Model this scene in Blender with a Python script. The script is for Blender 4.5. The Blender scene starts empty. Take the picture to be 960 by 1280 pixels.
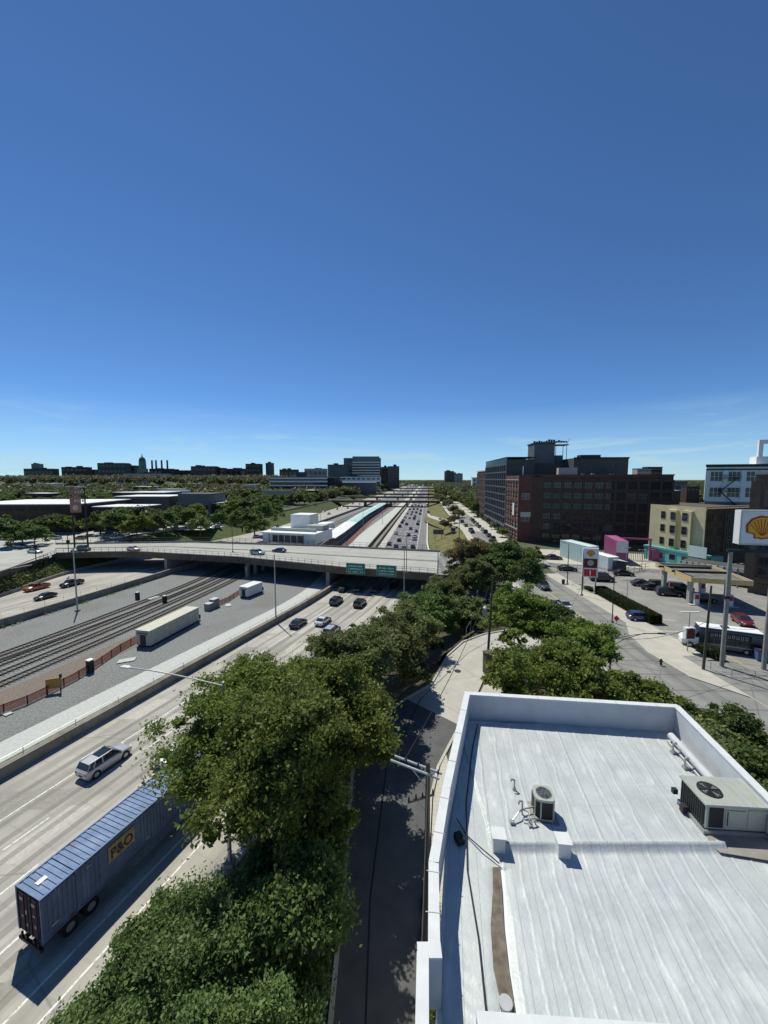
import bpy, math, random
import numpy as np
from mathutils import Vector
R = math.radians
random.seed(7)
scn = bpy.context.scene
col = scn.collection

# ------------------------------------------------------------------ camera
CAMH = 24.0; FPX = 480.0; TH = math.atan(42/480)
cam = bpy.data.objects.new("camera", bpy.data.cameras.new("camera"))
col.objects.link(cam); scn.camera = cam
cam.location = (0, 0, CAMH)
cam.rotation_euler = (R(90) - TH, 0, 0)
cam.data.sensor_fit = 'VERTICAL'; cam.data.sensor_height = 24
cam.data.lens = 24*FPX/1280
cam.data.clip_start = .1; cam.data.clip_end = 20000
# ------------------------------------------------------------------ light
SAZ, SEL = -34.5, 59.0            # azimuth from +Y, elevation
w = bpy.data.worlds.new("World"); scn.world = w; w.use_nodes = True
nt = w.node_tree; nt.nodes.clear()
out = nt.nodes.new('ShaderNodeOutputWorld'); bg = nt.nodes.new('ShaderNodeBackground')
sky = nt.nodes.new('ShaderNodeTexSky'); sky.sky_type = 'NISHITA'; sky.sun_disc = False
sky.sun_elevation = R(SEL); sky.sun_rotation = R(SAZ); sky.altitude = 200
sky.air_density = 0.7; sky.dust_density = 0.0; sky.ozone_density = 10.0
bg.inputs['Strength'].default_value = 0.108
# thin cirrus low over the horizon
tc = nt.nodes.new('ShaderNodeTexCoord'); mp = nt.nodes.new('ShaderNodeMapping')
mp.inputs['Scale'].default_value = (2.2, 2.2, 16)
mp.inputs['Rotation'].default_value = (0, R(6), 0)
nz = nt.nodes.new('ShaderNodeTexNoise'); nz.inputs['Scale'].default_value = 1.6
nz.inputs['Detail'].default_value = 8; nz.inputs['Roughness'].default_value = .62; nz.inputs['Distortion'].default_value = .8
rp = nt.nodes.new('ShaderNodeMapRange'); rp.inputs[1].default_value = .42; rp.inputs[2].default_value = .66
sx = nt.nodes.new('ShaderNodeSeparateXYZ')
lo = nt.nodes.new('ShaderNodeMapRange'); lo.inputs[1].default_value = .17; lo.inputs[2].default_value = .03
mu = nt.nodes.new('ShaderNodeMath'); mu.operation = 'MULTIPLY'
m2 = nt.nodes.new('ShaderNodeMath'); m2.operation = 'MULTIPLY'; m2.inputs[1].default_value = .92
mx = nt.nodes.new('ShaderNodeMixRGB'); mx.inputs[2].default_value = (4.3, 6.3, 7.2, 1)
L = nt.links.new
L(tc.outputs['Generated'], mp.inputs[0]); L(mp.outputs[0], nz.inputs['Vector']); L(nz.outputs[0], rp.inputs[0])
L(tc.outputs['Generated'], sx.inputs[0]); L(sx.outputs[2], lo.inputs[0])
mxm = nt.nodes.new('ShaderNodeMath'); mxm.operation = 'MAXIMUM'; mxm.inputs[1].default_value = .45
L(rp.outputs[0], mxm.inputs[0]); L(mxm.outputs[0], mu.inputs[0]); L(lo.outputs[0], mu.inputs[1]); L(mu.outputs[0], m2.inputs[0]); L(m2.outputs[0], mx.inputs[0])
tn = nt.nodes.new('ShaderNodeMixRGB'); tn.blend_type = 'MULTIPLY'; tn.inputs[0].default_value = 1; tn.inputs[2].default_value = (.86, 1.02, 1.06, 1)
L(sky.outputs[0], tn.inputs[1]); L(tn.outputs[0], mx.inputs[1]); L(mx.outputs[0], bg.inputs[0]); L(bg.outputs[0], out.inputs[0])
sl = bpy.data.lights.new('sun', 'SUN'); sl.energy = 4.7; sl.angle = R(.53); sl.color = (1, .965, .85)
so = bpy.data.objects.new('sun', sl); col.objects.link(so)
sd = Vector((math.sin(R(SAZ))*math.cos(R(SEL)), math.cos(R(SAZ))*math.cos(R(SEL)), math.sin(R(SEL))))
so.rotation_euler = sd.to_track_quat('Z', 'Y').to_euler()
scn.view_settings.view_transform = 'Standard'; scn.view_settings.look = 'None'
scn.view_settings.exposure = 0.0; scn.view_settings.gamma = 1.0
scn.render.resolution_x = 768; scn.render.resolution_y = 1024

# ------------------------------------------------------------------ helpers
def P(px, py, z=0.0):
    """ground point at height z seen at photo pixel px,py (survey of the site)"""
    r = (px-480)/FPX; u = (640-py)/FPX
    dz = u*math.cos(TH)-math.sin(TH); dy = math.cos(TH)+u*math.sin(TH)
    t = (z-CAMH)/dz
    return (r*t, dy*t)

def mat(name, c, rough=.8, metal=0.0, var=.12, scale=3.0, bump=0.0, bscale=None, c2=None, coord='Object', spec=.3, trans=0.0, stretch=None, thr=None):
    m = bpy.data.materials.new(name); m.use_nodes = True
    t = m.node_tree; b = t.nodes['Principled BSDF']; l = t.links.new
    b.inputs['Roughness'].default_value = rough; b.inputs['Metallic'].default_value = metal
    b.inputs['Specular IOR Level'].default_value = spec
    if c2 is None:
        c2 = tuple(max(0, x*(1-var*1.6)) for x in c); c = tuple(min(1, x*(1+var)) for x in c)
    tcn = t.nodes.new('ShaderNodeTexCoord')
    src = tcn.outputs[coord]
    if coord == 'World':
        pass
    if stretch:
        mpn = t.nodes.new('ShaderNodeMapping'); mpn.inputs['Scale'].default_value = stretch[:3]
        if len(stretch) > 3: mpn.inputs['Rotation'].default_value = (0, 0, R(stretch[3]))
        l(src, mpn.inputs[0]); src = mpn.outputs[0]
    n = t.nodes.new('ShaderNodeTexNoise'); n.inputs['Scale'].default_value = scale
    n.inputs['Detail'].default_value = 7; n.inputs['Roughness'].default_value = .65
    l(src, n.inputs['Vector'])
    cr = t.nodes.new('ShaderNodeValToRGB')
    a, e = thr if thr else (.32, .68)
    cr.color_ramp.elements[0].position = a; cr.color_ramp.elements[1].position = e
    cr.color_ramp.elements[0].color = (*c2, 1); cr.color_ramp.elements[1].color = (*c, 1)
    l(n.outputs[0], cr.inputs[0]); l(cr.outputs[0], b.inputs['Base Color'])
    if bump:
        n2 = t.nodes.new('ShaderNodeTexNoise'); n2.inputs['Scale'].default_value = bscale or scale*4
        n2.inputs['Detail'].default_value = 5
        l(src, n2.inputs['Vector'])
        bp = t.nodes.new('ShaderNodeBump'); bp.inputs['Strength'].default_value = bump; bp.inputs['Distance'].default_value = .1
        l(n2.outputs[0], bp.inputs['Height']); l(bp.outputs[0], b.inputs['Normal'])
    m['cr'] = 1
    return m

def add_multiply(m, kind, scale, c, fac=1.0, lo=.5, hi=.6, stretch=(1, 1, 1), rot=0, detail=4, invert=False):
    """overlay a second pattern (stains, joints) on the base colour"""
    t = m.node_tree; l = t.links.new; b = t.nodes['Principled BSDF']
    src = b.inputs['Base Color'].links[0].from_socket
    tcn = t.nodes.new('ShaderNodeTexCoord'); mpn = t.nodes.new('ShaderNodeMapping')
    mpn.vector_type = 'TEXTURE'; mpn.inputs['Scale'].default_value = tuple(1/q for q in stretch); mpn.inputs['Rotation'].default_value = (0, 0, R(-rot))
    l(tcn.outputs['Object'], mpn.inputs[0])
    if kind == 'noise':
        n = t.nodes.new('ShaderNodeTexNoise'); n.inputs['Scale'].default_value = scale; n.inputs['Detail'].default_value = detail
        l(mpn.outputs[0], n.inputs['Vector']); o = n.outputs[0]
    elif kind == 'crack':
        n0 = t.nodes.new('ShaderNodeTexNoise'); n0.inputs['Scale'].default_value = scale*1.5
        ad = t.nodes.new('ShaderNodeMixRGB'); ad.inputs[0].default_value = .12
        l(mpn.outputs[0], n0.inputs['Vector']); l(mpn.outputs[0], ad.inputs[1]); l(n0.outputs[1], ad.inputs[2])
        n = t.nodes.new('ShaderNodeTexVoronoi'); n.feature = 'DISTANCE_TO_EDGE'; n.inputs['Scale'].default_value = scale
        l(ad.outputs[0], n.inputs['Vector']); o = n.outputs[0]
    elif kind == 'brick':
        n = t.nodes.new('ShaderNodeTexBrick'); n.inputs['Scale'].default_value = scale
        n.inputs['Color1'].default_value = (1, 1, 1, 1); n.inputs['Color2'].default_value = (.82, .82, .82, 1); n.inputs['Mortar'].default_value = (0, 0, 0, 1)
        n.inputs['Mortar Size'].default_value = .012 if stretch[1] == 1 else .011; n.offset = 0.0
        l(mpn.outputs[0], n.inputs['Vector']); o = n.outputs[0]
    mr = t.nodes.new('ShaderNodeMapRange'); mr.inputs[1].default_value = lo; mr.inputs[2].default_value = hi
    mr.inputs[3].default_value = 0 if not invert else fac; mr.inputs[4].default_value = fac if not invert else 0
    l(o, mr.inputs[0])
    mixn = t.nodes.new('ShaderNodeMixRGB'); mixn.inputs[2].default_value = (*c, 1)
    l(mr.outputs[0], mixn.inputs[0]); l(src, mixn.inputs[1]); l(mixn.outputs[0], b.inputs['Base Color'])
    return m

def glassmat(name, c=(.02, .03, .035), rough=.06):
    m = bpy.data.materials.new(name); m.use_nodes = True
    b = m.node_tree.nodes['Principled BSDF']; b.inputs['Base Color'].default_value = (*c, 1)
    b.inputs['Roughness'].default_value = rough; b.inputs['Specular IOR Level'].default_value = .45
    return m

M = {}
M['hwy'] = mat('highway_concrete', (.43, .41, .355), .85, var=.10, scale=.25, bump=.05, bscale=20)
add_multiply(M['hwy'], 'noise', .5, (.20, .19, .17), .75, .45, .72, (1.6, .05, 1), 20.8)
add_multiply(M['hwy'], 'noise', .16, (.26, .25, .22), .6, .5, .62, (1, .6, 1), 20.8, 8)
add_multiply(M['hwy'], 'crack', .09, (.15, .14, .13), .6, .008, 0.0)
add_multiply(M['hwy'], 'brick', .13, (.28, .27, .24), .35, .25, .05, (1, 1, 1), 20.8)
M['hwyfar'] = mat('worn_highway_asphalt', (.19, .185, .19), .85, var=.12, scale=.2)
add_multiply(M['hwyfar'], 'noise', .8, (.11, .11, .115), .5, .5, .7, (2.5, .03, 1), 6.5)
M['shoulder'] = mat('pale_shoulder_concrete', (.46, .44, .38), .85, var=.1, scale=.3)
M['gravel'] = mat('track_ballast', (.31, .32, .305), .95, scale=4, c2=(.10, .108, .104), bump=.6, bscale=9)
add_multiply(M['gravel'], 'noise', .12, (.14, .12, .10), .35, .52, .68)
M['ballast2'] = mat('brown_ballast', (.27, .23, .18), .95, scale=5, c2=(.10, .085, .07), bump=.5, bscale=9)
M['strip'] = mat('crushed_white_stone', (.56, .57, .53), .95, scale=3, c2=(.40, .41, .38), bump=.3, bscale=9)
M['weeds'] = mat('weedy_gravel', (.26, .27, .21), .95, scale=1.2, c2=(.09, .11, .05), bump=.4)
M['asph'] = mat('street_asphalt', (.25, .25, .232), .88, var=.12, scale=.35, bump=.06, bscale=18)
add_multiply(M['asph'], 'crack', .16, (.07, .07, .065), .55, .012, 0.0)
add_multiply(M['asph'], 'noise', .5, (.11, .11, .105), .6, .5, .7, (1.4, .06, 1), 2)
add_multiply(M['asph'], 'brick', .07, (.11, .11, .10), .5, .25, .05, (1, 1, 1), 2)
M['lot'] = mat('lot_asphalt', (.26, .255, .235), .88, var=.13, scale=.3, bump=.05, bscale=18)
add_multiply(M['lot'], 'noise', .5, (.36, .35, .32), .5, .6, .75)
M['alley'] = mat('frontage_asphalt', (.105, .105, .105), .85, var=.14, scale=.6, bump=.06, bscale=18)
M['walk'] = mat('sidewalk_concrete', (.47, .45, .38), .85, var=.08, scale=.5)
add_multiply(M['walk'], 'brick', .65, (.25, .24, .2), .55, .25, .05)
M['apron'] = mat('driveway_concrete', (.43, .42, .37), .85, var=.08, scale=.4)
add_multiply(M['apron'], 'crack', .18, (.13, .13, .11), .6, .010, 0.0)
M['deck'] = mat('bridge_deck_concrete', (.40, .40, .36), .85, var=.10, scale=.12)
add_multiply(M['deck'], 'noise', .5, (.27, .27, .25), .5, .45, .7, (.05, 1, 1), 17)
M['conc'] = mat('grey_concrete', (.30, .285, .25), .9, var=.15, scale=.8)
add_multiply(M['conc'], 'noise', .6, (.16, .145, .12), .6, .5, .7, (1, 1, .2))
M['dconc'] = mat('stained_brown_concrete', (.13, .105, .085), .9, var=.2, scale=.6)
M['barrier'] = mat('barrier_concrete', (.27, .25, .21), .9, var=.15, scale=.7)
add_multiply(M['barrier'], 'noise', .6, (.12, .11, .09), .6, .5, .7, (1, 1, .2))
M['grass'] = mat('grass', (.085, .115, .03), .95, scale=.6, c2=(.045, .065, .018), bump=.4)
M['dry'] = mat('dry_grass', (.20, .17, .07), .95, scale=.35, c2=(.07, .085, .025), bump=.4)
M['ground'] = mat('city_ground', (.12, .125, .08), .95, scale=.02, c2=(.05, .065, .025))
M['dirt'] = mat('leafy_soil', (.09, .075, .05), .95, scale=1.0, c2=(.04, .04, .02), bump=.4)
M['line'] = mat('road_paint', (.75, .74, .70), .7, var=.08, scale=4, c2=(.42, .41, .38), thr=(.38, .5))
M['yline'] = mat('yellow_road_paint', (.62, .50, .18), .7, scale=4, c2=(.38, .33, .18), thr=(.38, .55))
M['rail'] = mat('rail_steel', (.05, .04, .034), .5, .6, var=.3, scale=1)
M['tie'] = mat('wooden_sleepers', (.15, .135, .115), .95, var=.3, scale=1)
M['steel'] = mat('galvanised_steel', (.42, .43, .43), .45, .6, var=.1)
M['dsteel'] = mat('dark_steel', (.03, .031, .033), .6, .1, var=.2)
M['wood'] = mat('weathered_wood_pole', (.10, .085, .07), .9, var=.3, scale=3, stretch=(1, 1, .1))
M['wire'] = mat('black_cable', (.02, .02, .02), .6)
M['roofm'] = mat('silver_coated_roofing', (.52, .55, .545), .5, .08, scale=1.1, c2=(.41, .445, .45), spec=.5, bump=.12, bscale=14)
add_multiply(M['roofm'], 'brick', .85, (.28, .30, .30), .75, .25, .05, (1, .012, 1), 9.5)
add_multiply(M['roofm'], 'noise', .45, (.40, .42, .40), .5, .5, .7, (1, 1, 1), 0, 8)
add_multiply(M['roofm'], 'noise', 1.6, (.66, .68, .67), .5, .55, .7, (1.6, .5, 1), 12)
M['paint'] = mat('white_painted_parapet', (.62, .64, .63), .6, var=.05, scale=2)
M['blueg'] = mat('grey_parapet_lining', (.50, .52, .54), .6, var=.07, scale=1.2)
M['brown'] = mat('brown_roof_sediment', (.17, .145, .11), .95, var=.3, scale=3)
M['acm'] = mat('beige_metal_cabinet', (.40, .42, .37), .5, .1, var=.05)
M['dark'] = mat('dark_grille', (.025, .027, .028), .7)
M['rubber'] = mat('tyre_rubber', (.02, .02, .02), .8)
M['glass'] = glassmat('dark_window_glass')
M['glassb'] = glassmat('blue_grey_glass', (.06, .09, .11), .12)
M['redl'] = mat('red_tail_lamp', (.45, .02, .02), .3, var=.05)
M['hl'] = mat('clear_head_lamp', (.7, .7, .68), .2, var=.03)
M['brick'] = mat('dark_red_brick', (.095, .062, .05), .92, scale=.6, c2=(.055, .038, .032))
M['brickr'] = mat('red_brick', (.145, .062, .05), .92, scale=.7, c2=(.085, .042, .035))
M['brickb'] = mat('brown_brick', (.14, .105, .075), .92, scale=.5, c2=(.08, .062, .048))
M['stone'] = mat('limestone_trim', (.42, .38, .33), .85, var=.1)
M['dgrey'] = mat('dark_grey_stucco', (.085, .085, .078), .85, var=.12, scale=.2)
M['dblue'] = mat('blue_grey_panel', (.105, .12, .13), .6, var=.1, scale=.3)
M['yell'] = mat('pale_yellow_painted_brick', (.62, .55, .33), .85, var=.08, scale=.4)
M['teal'] = mat('turquoise_paint', (.13, .44, .42), .6, var=.08, scale=.5)
M['pink'] = mat('magenta_container_paint', (.36, .11, .23), .55, var=.06, scale=.5)
M['white'] = mat('white_paint', (.74, .75, .73), .6, var=.04, scale=1)
M['whitew'] = mat('white_wall_paint', (.76, .79, .76), .75, var=.07, scale=.3)
M['green'] = mat('sage_trim', (.18, .22, .17), .8, var=.1)
M['mint'] = mat('pale_mint_paint', (.55, .68, .64), .6, var=.05)
M['sgreen'] = mat('traffic_sign_green', (.015, .20, .12), .5, var=.05)
M['red'] = mat('red_sign_paint', (.55, .025, .03), .5, var=.05)
M['syel'] = mat('golden_yellow_paint', (.75, .40, .03), .5, var=.05)
M['orange'] = mat('orange_safety_mesh', (.55, .16, .09), .8, var=.2, scale=2)
nn = M['orange'].node_tree; tb = nn.nodes.new('ShaderNodeBsdfTransparent'); ms = nn.nodes.new('ShaderNodeMixShader'); ms.inputs[0].default_value = .45
nn.links.new(nn.nodes['Principled BSDF'].outputs[0], ms.inputs[1]); nn.links.new(tb.outputs[0], ms.inputs[2]); nn.links.new(ms.outputs[0], nn.nodes['Material Output'].inputs[0])
M['osign'] = mat('faded_orange_panel', (.48, .25, .07), .8, var=.2, scale=2)
M['tealroof'] = mat('pale_green_canopy_roof', (.42, .58, .54), .6, var=.08, scale=.2)
M['bcont'] = mat('blue_container_paint', (.105, .175, .31), .5, .1, scale=1.3, c2=(.065, .11, .21))
add_multiply(M['bcont'], 'noise', 2.2, (.16, .08, .05), .8, .63, .70, (1, 1, 1), 0, 8)
add_multiply(M['bcont'], 'noise', .7, (.20, .27, .40), .5, .5, .7)
M['beige'] = mat('cream_trailer_paint', (.50, .49, .43), .6, var=.12, scale=.8)
M['bark'] = mat('grey_brown_bark', (.11, .085, .065), .95, scale=5, c2=(.05, .04, .03), bump=.5, stretch=(1, 1, .3))
M['text'] = mat('navy_lettering', (.02, .03, .09), .6)
M['pane'] = mat('curtained_glass', (.10, .11, .11), .2, var=.3, scale=.3)

def leafmat(name, c, c2, hue=.0):
    m = mat(name, c, .55, scale=.35, c2=c2, spec=.25, thr=(.35, .65))
    t = m.node_tree; b = t.nodes['Principled BSDF']; l = t.links.new
    oi = t.nodes.new('ShaderNodeObjectInfo'); src = b.inputs['Base Color'].links[0].from_socket
    hs = t.nodes.new('ShaderNodeHueSaturation')
    r1 = t.nodes.new('ShaderNodeMapRange'); r1.inputs[3].default_value = .485; r1.inputs[4].default_value = .512
    r2 = t.nodes.new('ShaderNodeMapRange'); r2.inputs[3].default_value = .75; r2.inputs[4].default_value = 1.25
    l(oi.outputs['Random'], r1.inputs[0]); l(oi.outputs['Random'], r2.inputs[0])
    l(r1.outputs[0], hs.inputs['Hue']); l(r2.outputs[0], hs.inputs['Value']); l(src, hs.inputs['Color']); l(hs.outputs[0], b.inputs['Base Color'])
    tr = t.nodes.new('ShaderNodeBsdfTranslucent'); mixs = t.nodes.new('ShaderNodeMixShader'); mixs.inputs[0].default_value = .4
    l(hs.outputs[0], tr.inputs[0]); o = t.nodes['Material Output']
    l(b.outputs[0], mixs.inputs[1]); l(tr.outputs[0], mixs.inputs[2]); l(mixs.outputs[0], o.inputs[0])
    return m
M['leaf'] = leafmat('locust_leaves', (.24, .30, .065), (.14, .20, .04))
M['leafd'] = leafmat('dark_green_leaves', (.17, .235, .065), (.09, .14, .04))
M['leafn'] = leafmat('near_green_leaves', (.17, .235, .075), (.10, .15, .045))  # muted green leaf colour of the two trees nearest the camera
M['leafo'] = leafmat('olive_leaves', (.24, .275, .10), (.13, .16, .055))
M['leafw'] = leafmat('woodland_leaves', (.20, .24, .075), (.10, .135, .04))
M['leafr'] = leafmat('bronze_leaves', (.24, .19, .08), (.13, .13, .05))
M['leafwood'] = leafmat('far_wood_leaves', (.19, .215, .08), (.05, .075, .025))
M['leafwood'].node_tree.nodes['Noise Texture'].inputs['Scale'].default_value = .035
M['hedge'] = leafmat('hedge_leaves', (.05, .075, .02), (.03, .05, .015))

def tag(o, label=None, cat=None, group=None, kind=None):
    if label: o['label'] = label
    if cat: o['category'] = cat
    if group: o['group'] = group
    if kind: o['kind'] = kind
    return o

def empty(name, loc=(0, 0, 0), rz=0.0, label=None, cat=None, group=None):
    o = bpy.data.objects.new(name, None); col.objects.link(o)
    o.location = loc; o.rotation_euler = (0, 0, rz); o.empty_display_size = .5
    return tag(o, label, cat, group)

class MB:
    def __init__(s): s.v = []; s.f = []; s.m = []
    def add(s, vs, fs, mi=0):
        b = len(s.v); s.v += [tuple(map(float, v)) for v in vs]
        s.f += [tuple(i+b for i in f) for f in fs]; s.m += [mi]*len(fs); return s
    def box(s, x0, x1, y0, y1, z0, z1, mi=0):
        return s.add([(x0, y0, z0), (x1, y0, z0), (x1, y1, z0), (x0, y1, z0), (x0, y0, z1), (x1, y0, z1), (x1, y1, z1), (x0, y1, z1)],
                     [(0, 3, 2, 1), (4, 5, 6, 7), (0, 1, 5, 4), (1, 2, 6, 5), (2, 3, 7, 6), (3, 0, 4, 7)], mi)
    def obox(s, c, sz, rz=0, mi=0):
        ca, sa = math.cos(rz), math.sin(rz); hx, hy = sz[0]/2, sz[1]/2; vs = []
        for z in (c[2], c[2]+sz[2]):
            for a, b in ((-hx, -hy), (hx, -hy), (hx, hy), (-hx, hy)):
                vs.append((c[0]+a*ca-b*sa, c[1]+a*sa+b*ca, z))
        return s.add(vs, [(0, 3, 2, 1), (4, 5, 6, 7), (0, 1, 5, 4), (1, 2, 6, 5), (2, 3, 7, 6), (3, 0, 4, 7)], mi)
    def poly(s, pts, z0, z1=None, mi=0):
        n = len(pts)
        a = sum(pts[i][0]*pts[(i+1) % n][1]-pts[(i+1) % n][0]*pts[i][1] for i in range(n))
        if a < 0: pts = pts[::-1]
        if z1 is None: return s.add([(p[0], p[1], z0) for p in pts], [tuple(range(n))], mi)
        vs = [(p[0], p[1], z0) for p in pts]+[(p[0], p[1], z1) for p in pts]
        fs = [tuple(range(n))[::-1], tuple(range(n, 2*n))]+[(i, (i+1) % n, n+(i+1) % n, n+i) for i in range(n)]
        return s.add(vs, fs, mi)
    def tube(s, p0, p1, r0, r1=None, n=8, mi=0, cap=True):
        r1 = r0 if r1 is None else r1
        p0 = Vector(p0); p1 = Vector(p1); d = (p1-p0)
        if d.length < 1e-6: return s
        q = d.to_track_quat('Z', 'Y'); vs = []
        for p, r in ((p0, r0), (p1, r1)):
            for i in range(n):
                a = 2*math.pi*i/n; vs.append(p+q @ Vector((r*math.cos(a), r*math.sin(a), 0)))
        fs = [(i, (i+1) % n, n+(i+1) % n, n+i) for i in range(n)]
        if cap: fs += [tuple(range(n))[::-1], tuple(range(n, 2*n))]
        return s.add(vs, fs, mi)
    def path(s, pts, r, n=6, mi=0):
        for a, b in zip(pts, pts[1:]): s.tube(a, b, r, r, n, mi)
        return s
    def wallpath(s, pts, t, z0, z1, mi=0, ztop=None):
        for a, b in zip(pts, pts[1:]):
            dx, dy = b[0]-a[0], b[1]-a[1]; l = math.hypot(dx, dy); nx, ny = -dy/l*t/2, dx/l*t/2
            tx, ty = dx/l*t*.02, dy/l*t*.02
            s.poly([(a[0]+nx, a[1]+ny), (a[0]-nx, a[1]-ny), (b[0]-nx+tx, b[1]-ny+ty), (b[0]+nx+tx, b[1]+ny+ty)], z0, z1, mi)
        return s
    def mesh(s, name, mats, smooth=False):
        me = bpy.data.meshes.new(name); me.from_pydata(s.v, [], s.f)
        for mm in (mats if isinstance(mats, (list, tuple)) else [mats]): me.materials.append(mm)
        me.polygons.foreach_set('material_index', s.m)
        if smooth: me.polygons.foreach_set('use_smooth', [True]*len(s.f))
        me.update(); return me
    def build(s, name, mats, parent=None, loc=(0, 0, 0), rz=0, smooth=False, **kw):
        return link(name, s.mesh(name, mats, smooth), parent, loc, rz, **kw)

def link(name, me, parent=None, loc=(0, 0, 0), rz=0, label=None, cat=None, group=None, kind=None):
    o = bpy.data.objects.new(name, me); col.objects.link(o)
    o.parent = parent; o.location = loc; o.rotation_euler = (0, 0, rz)
    return tag(o, label, cat, group, kind)

def copy_tree(o, parent=None):
    c = o.copy(); col.objects.link(c); c.parent = parent
    for ch in list(o.children): copy_tree(ch, c)
    return c

def struct(name, mb, m): return mb.build(name, m, kind='structure')

# ------------------------------------------------------------------ lines of the site X(Y)
YS = sorted(set([-20, -10, 0]+list(range(5, 130, 5))+list(range(130, 320, 10))+[340, 370, 400, 440, 480, 540, 620, 720, 900, 1200, 1800, 3000, 6000]))
def line(pts, smooth=True):
    xs = [p[0] for p in pts]; vs = [p[1] for p in pts]
    def f(y):
        if not smooth: return float(np.interp(y, xs, vs))
        wdt = 10.0
        return float(np.mean([np.interp(y+k*wdt/3, xs, vs) if xs[0] < y+k*wdt/3 < xs[-1] else
                              (vs[-1] if y+k*wdt/3 >= xs[-1] else vs[0]+(y+k*wdt/3-xs[0])*(vs[1]-vs[0])/(xs[1]-xs[0])) for k in (-3, -2, -1, 0, 1, 2, 3)]))
    return f
FS = .1145
def far(x, y, *ys): return [(yy, x+(yy-y)*FS) for yy in ys]
WBL = line([(-20, -59.6), (35.9, -38.3), (96, -15.4), (130, -7), (168, -3.2)]+far(-3.2, 168, 578, 6000))
WBR = line([(-20, -29), (36, -8.3), (70, 4.6), (96, 13.0), (130, 16.5), (168, 18.4)]+far(18.4, 168, 578, 6000))
STR = line([(-20, -62.5), (41, -39.6), (96, -18.3), (130, -10), (168, -6.3)]+far(-6.3, 168, 578, 6000))
STL = line([(-20, -67.0), (41, -44.0), (96, -21.8), (130, -18), (168, -17), (224, -10.5), (389, 11.5)]+far(11.5, 389, 578, 6000))
TKR = line([(-20, -84), (45, -51.5), (100, -35.5), (168, -20), (276, -11.5), (450, 9.0)]+far(9.0, 450, 6000))
EBR = line([(-20, -108), (40, -88.5), (75, -77.6), (107, -69.8), (160, -58), (256, -43), (424, -18.5)]+far(-18.5, 424, 6000))
EBL = line([(-20, -122), (60, -106), (92, -96), (118, -101), (150, -93), (193, -79), (231, -66.5), (343, -54), (657, -16)]+far(-16, 657, 6000))
WLL = line([(-20, -124), (60, -108), (80, -99), (94, -97), (121, -108), (150, -106), (200, -93), (240, -80), (343, -65), (657, -28)]+far(-28, 657, 6000))
# top of right hand slope
SRT = line([(-20, -2.6), (5, -2.6), (31, -3.0), (36, -1.2), (42, 4.6), (50, 9), (60, 16), (90, 22), (96, 20), (124, 22), (150, 33), (185, 38), (230, 43), (330, 56), (420, 66), (578, 84)]+far(84, 578, 6000))
HB = -6.0
def ribbon(fl, fr, zl, zr, ys=YS, mb=None, mi=0):
    mb = mb or MB(); k = len(ys)
    vs = [(fl(y), y, zl(y) if callable(zl) else zl) for y in ys]+[(fr(y), y, zr(y) if callable(zr) else zr) for y in ys]
    return mb.add(vs, [(i, k+i, k+i+1, i+1) for i in range(k-1)], mi)
def dash(f, off, y0, y1, on, gap, wd, z, mb):
    y = y0
    while y < y1:
        ys = [y, min(y+on, y1)]
        ribbon(lambda q: f(q)+off-wd/2, lambda q: f(q)+off+wd/2, z, z, ys, mb)
        y += on+gap
    return mb

struct('ground', (lambda b: (ribbon(lambda y: -5000-y*.5, WLL, 0, 0, mb=b), ribbon(SRT, lambda y: 5000+y*.5, 0, 0, mb=b))[0])(MB()), M['ground'])
struct('eastbound_road', ribbon(EBL, EBR, HB, HB), M['hwy'])
struct('track_bed', ribbon(EBR, lambda y: max(TKR(y), EBR(y)+2), HB+.004, HB+.004), M['gravel'])
struct('gravel_yard', ribbon(lambda y: max(TKR(y), EBR(y)+2), STL, HB+.004, HB+.004), M['gravel'])
struct('white_gravel_path', ribbon(STL, STR, HB+.01, HB+.01), M['strip'])
struct('weedy_verge', ribbon(STR, WBL, HB+.004, HB+.004), M['weeds'])
near = [y for y in YS if y <= 130]; farY = [y for y in YS if y >= 130]
struct('westbound_road', ribbon(WBL, WBR, HB, HB, near), M['hwy'])
struct('westbound_road_far', ribbon(lambda y: WBL(y)+3.2, WBR, HB, HB, farY), M['hwyfar'])
struct('westbound_shoulder', ribbon(WBL, lambda y: WBL(y)+3.2, HB, HB, farY), M['shoulder'])
RPy = [y for y in YS if 170 <= y <= 340]
struct('left_embankment', ribbon(WLL, EBL, lambda y: -1.5 if y < 122 else 0, HB), M['grass'])
nearS = [y for y in YS if y <= 130]
struct('right_embankment', ribbon(WBR, SRT, HB, -.002, nearS), M['dirt'])
struct('right_grass_slope', ribbon(WBR, SRT, HB, -.002, farY), M['dry'])

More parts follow.
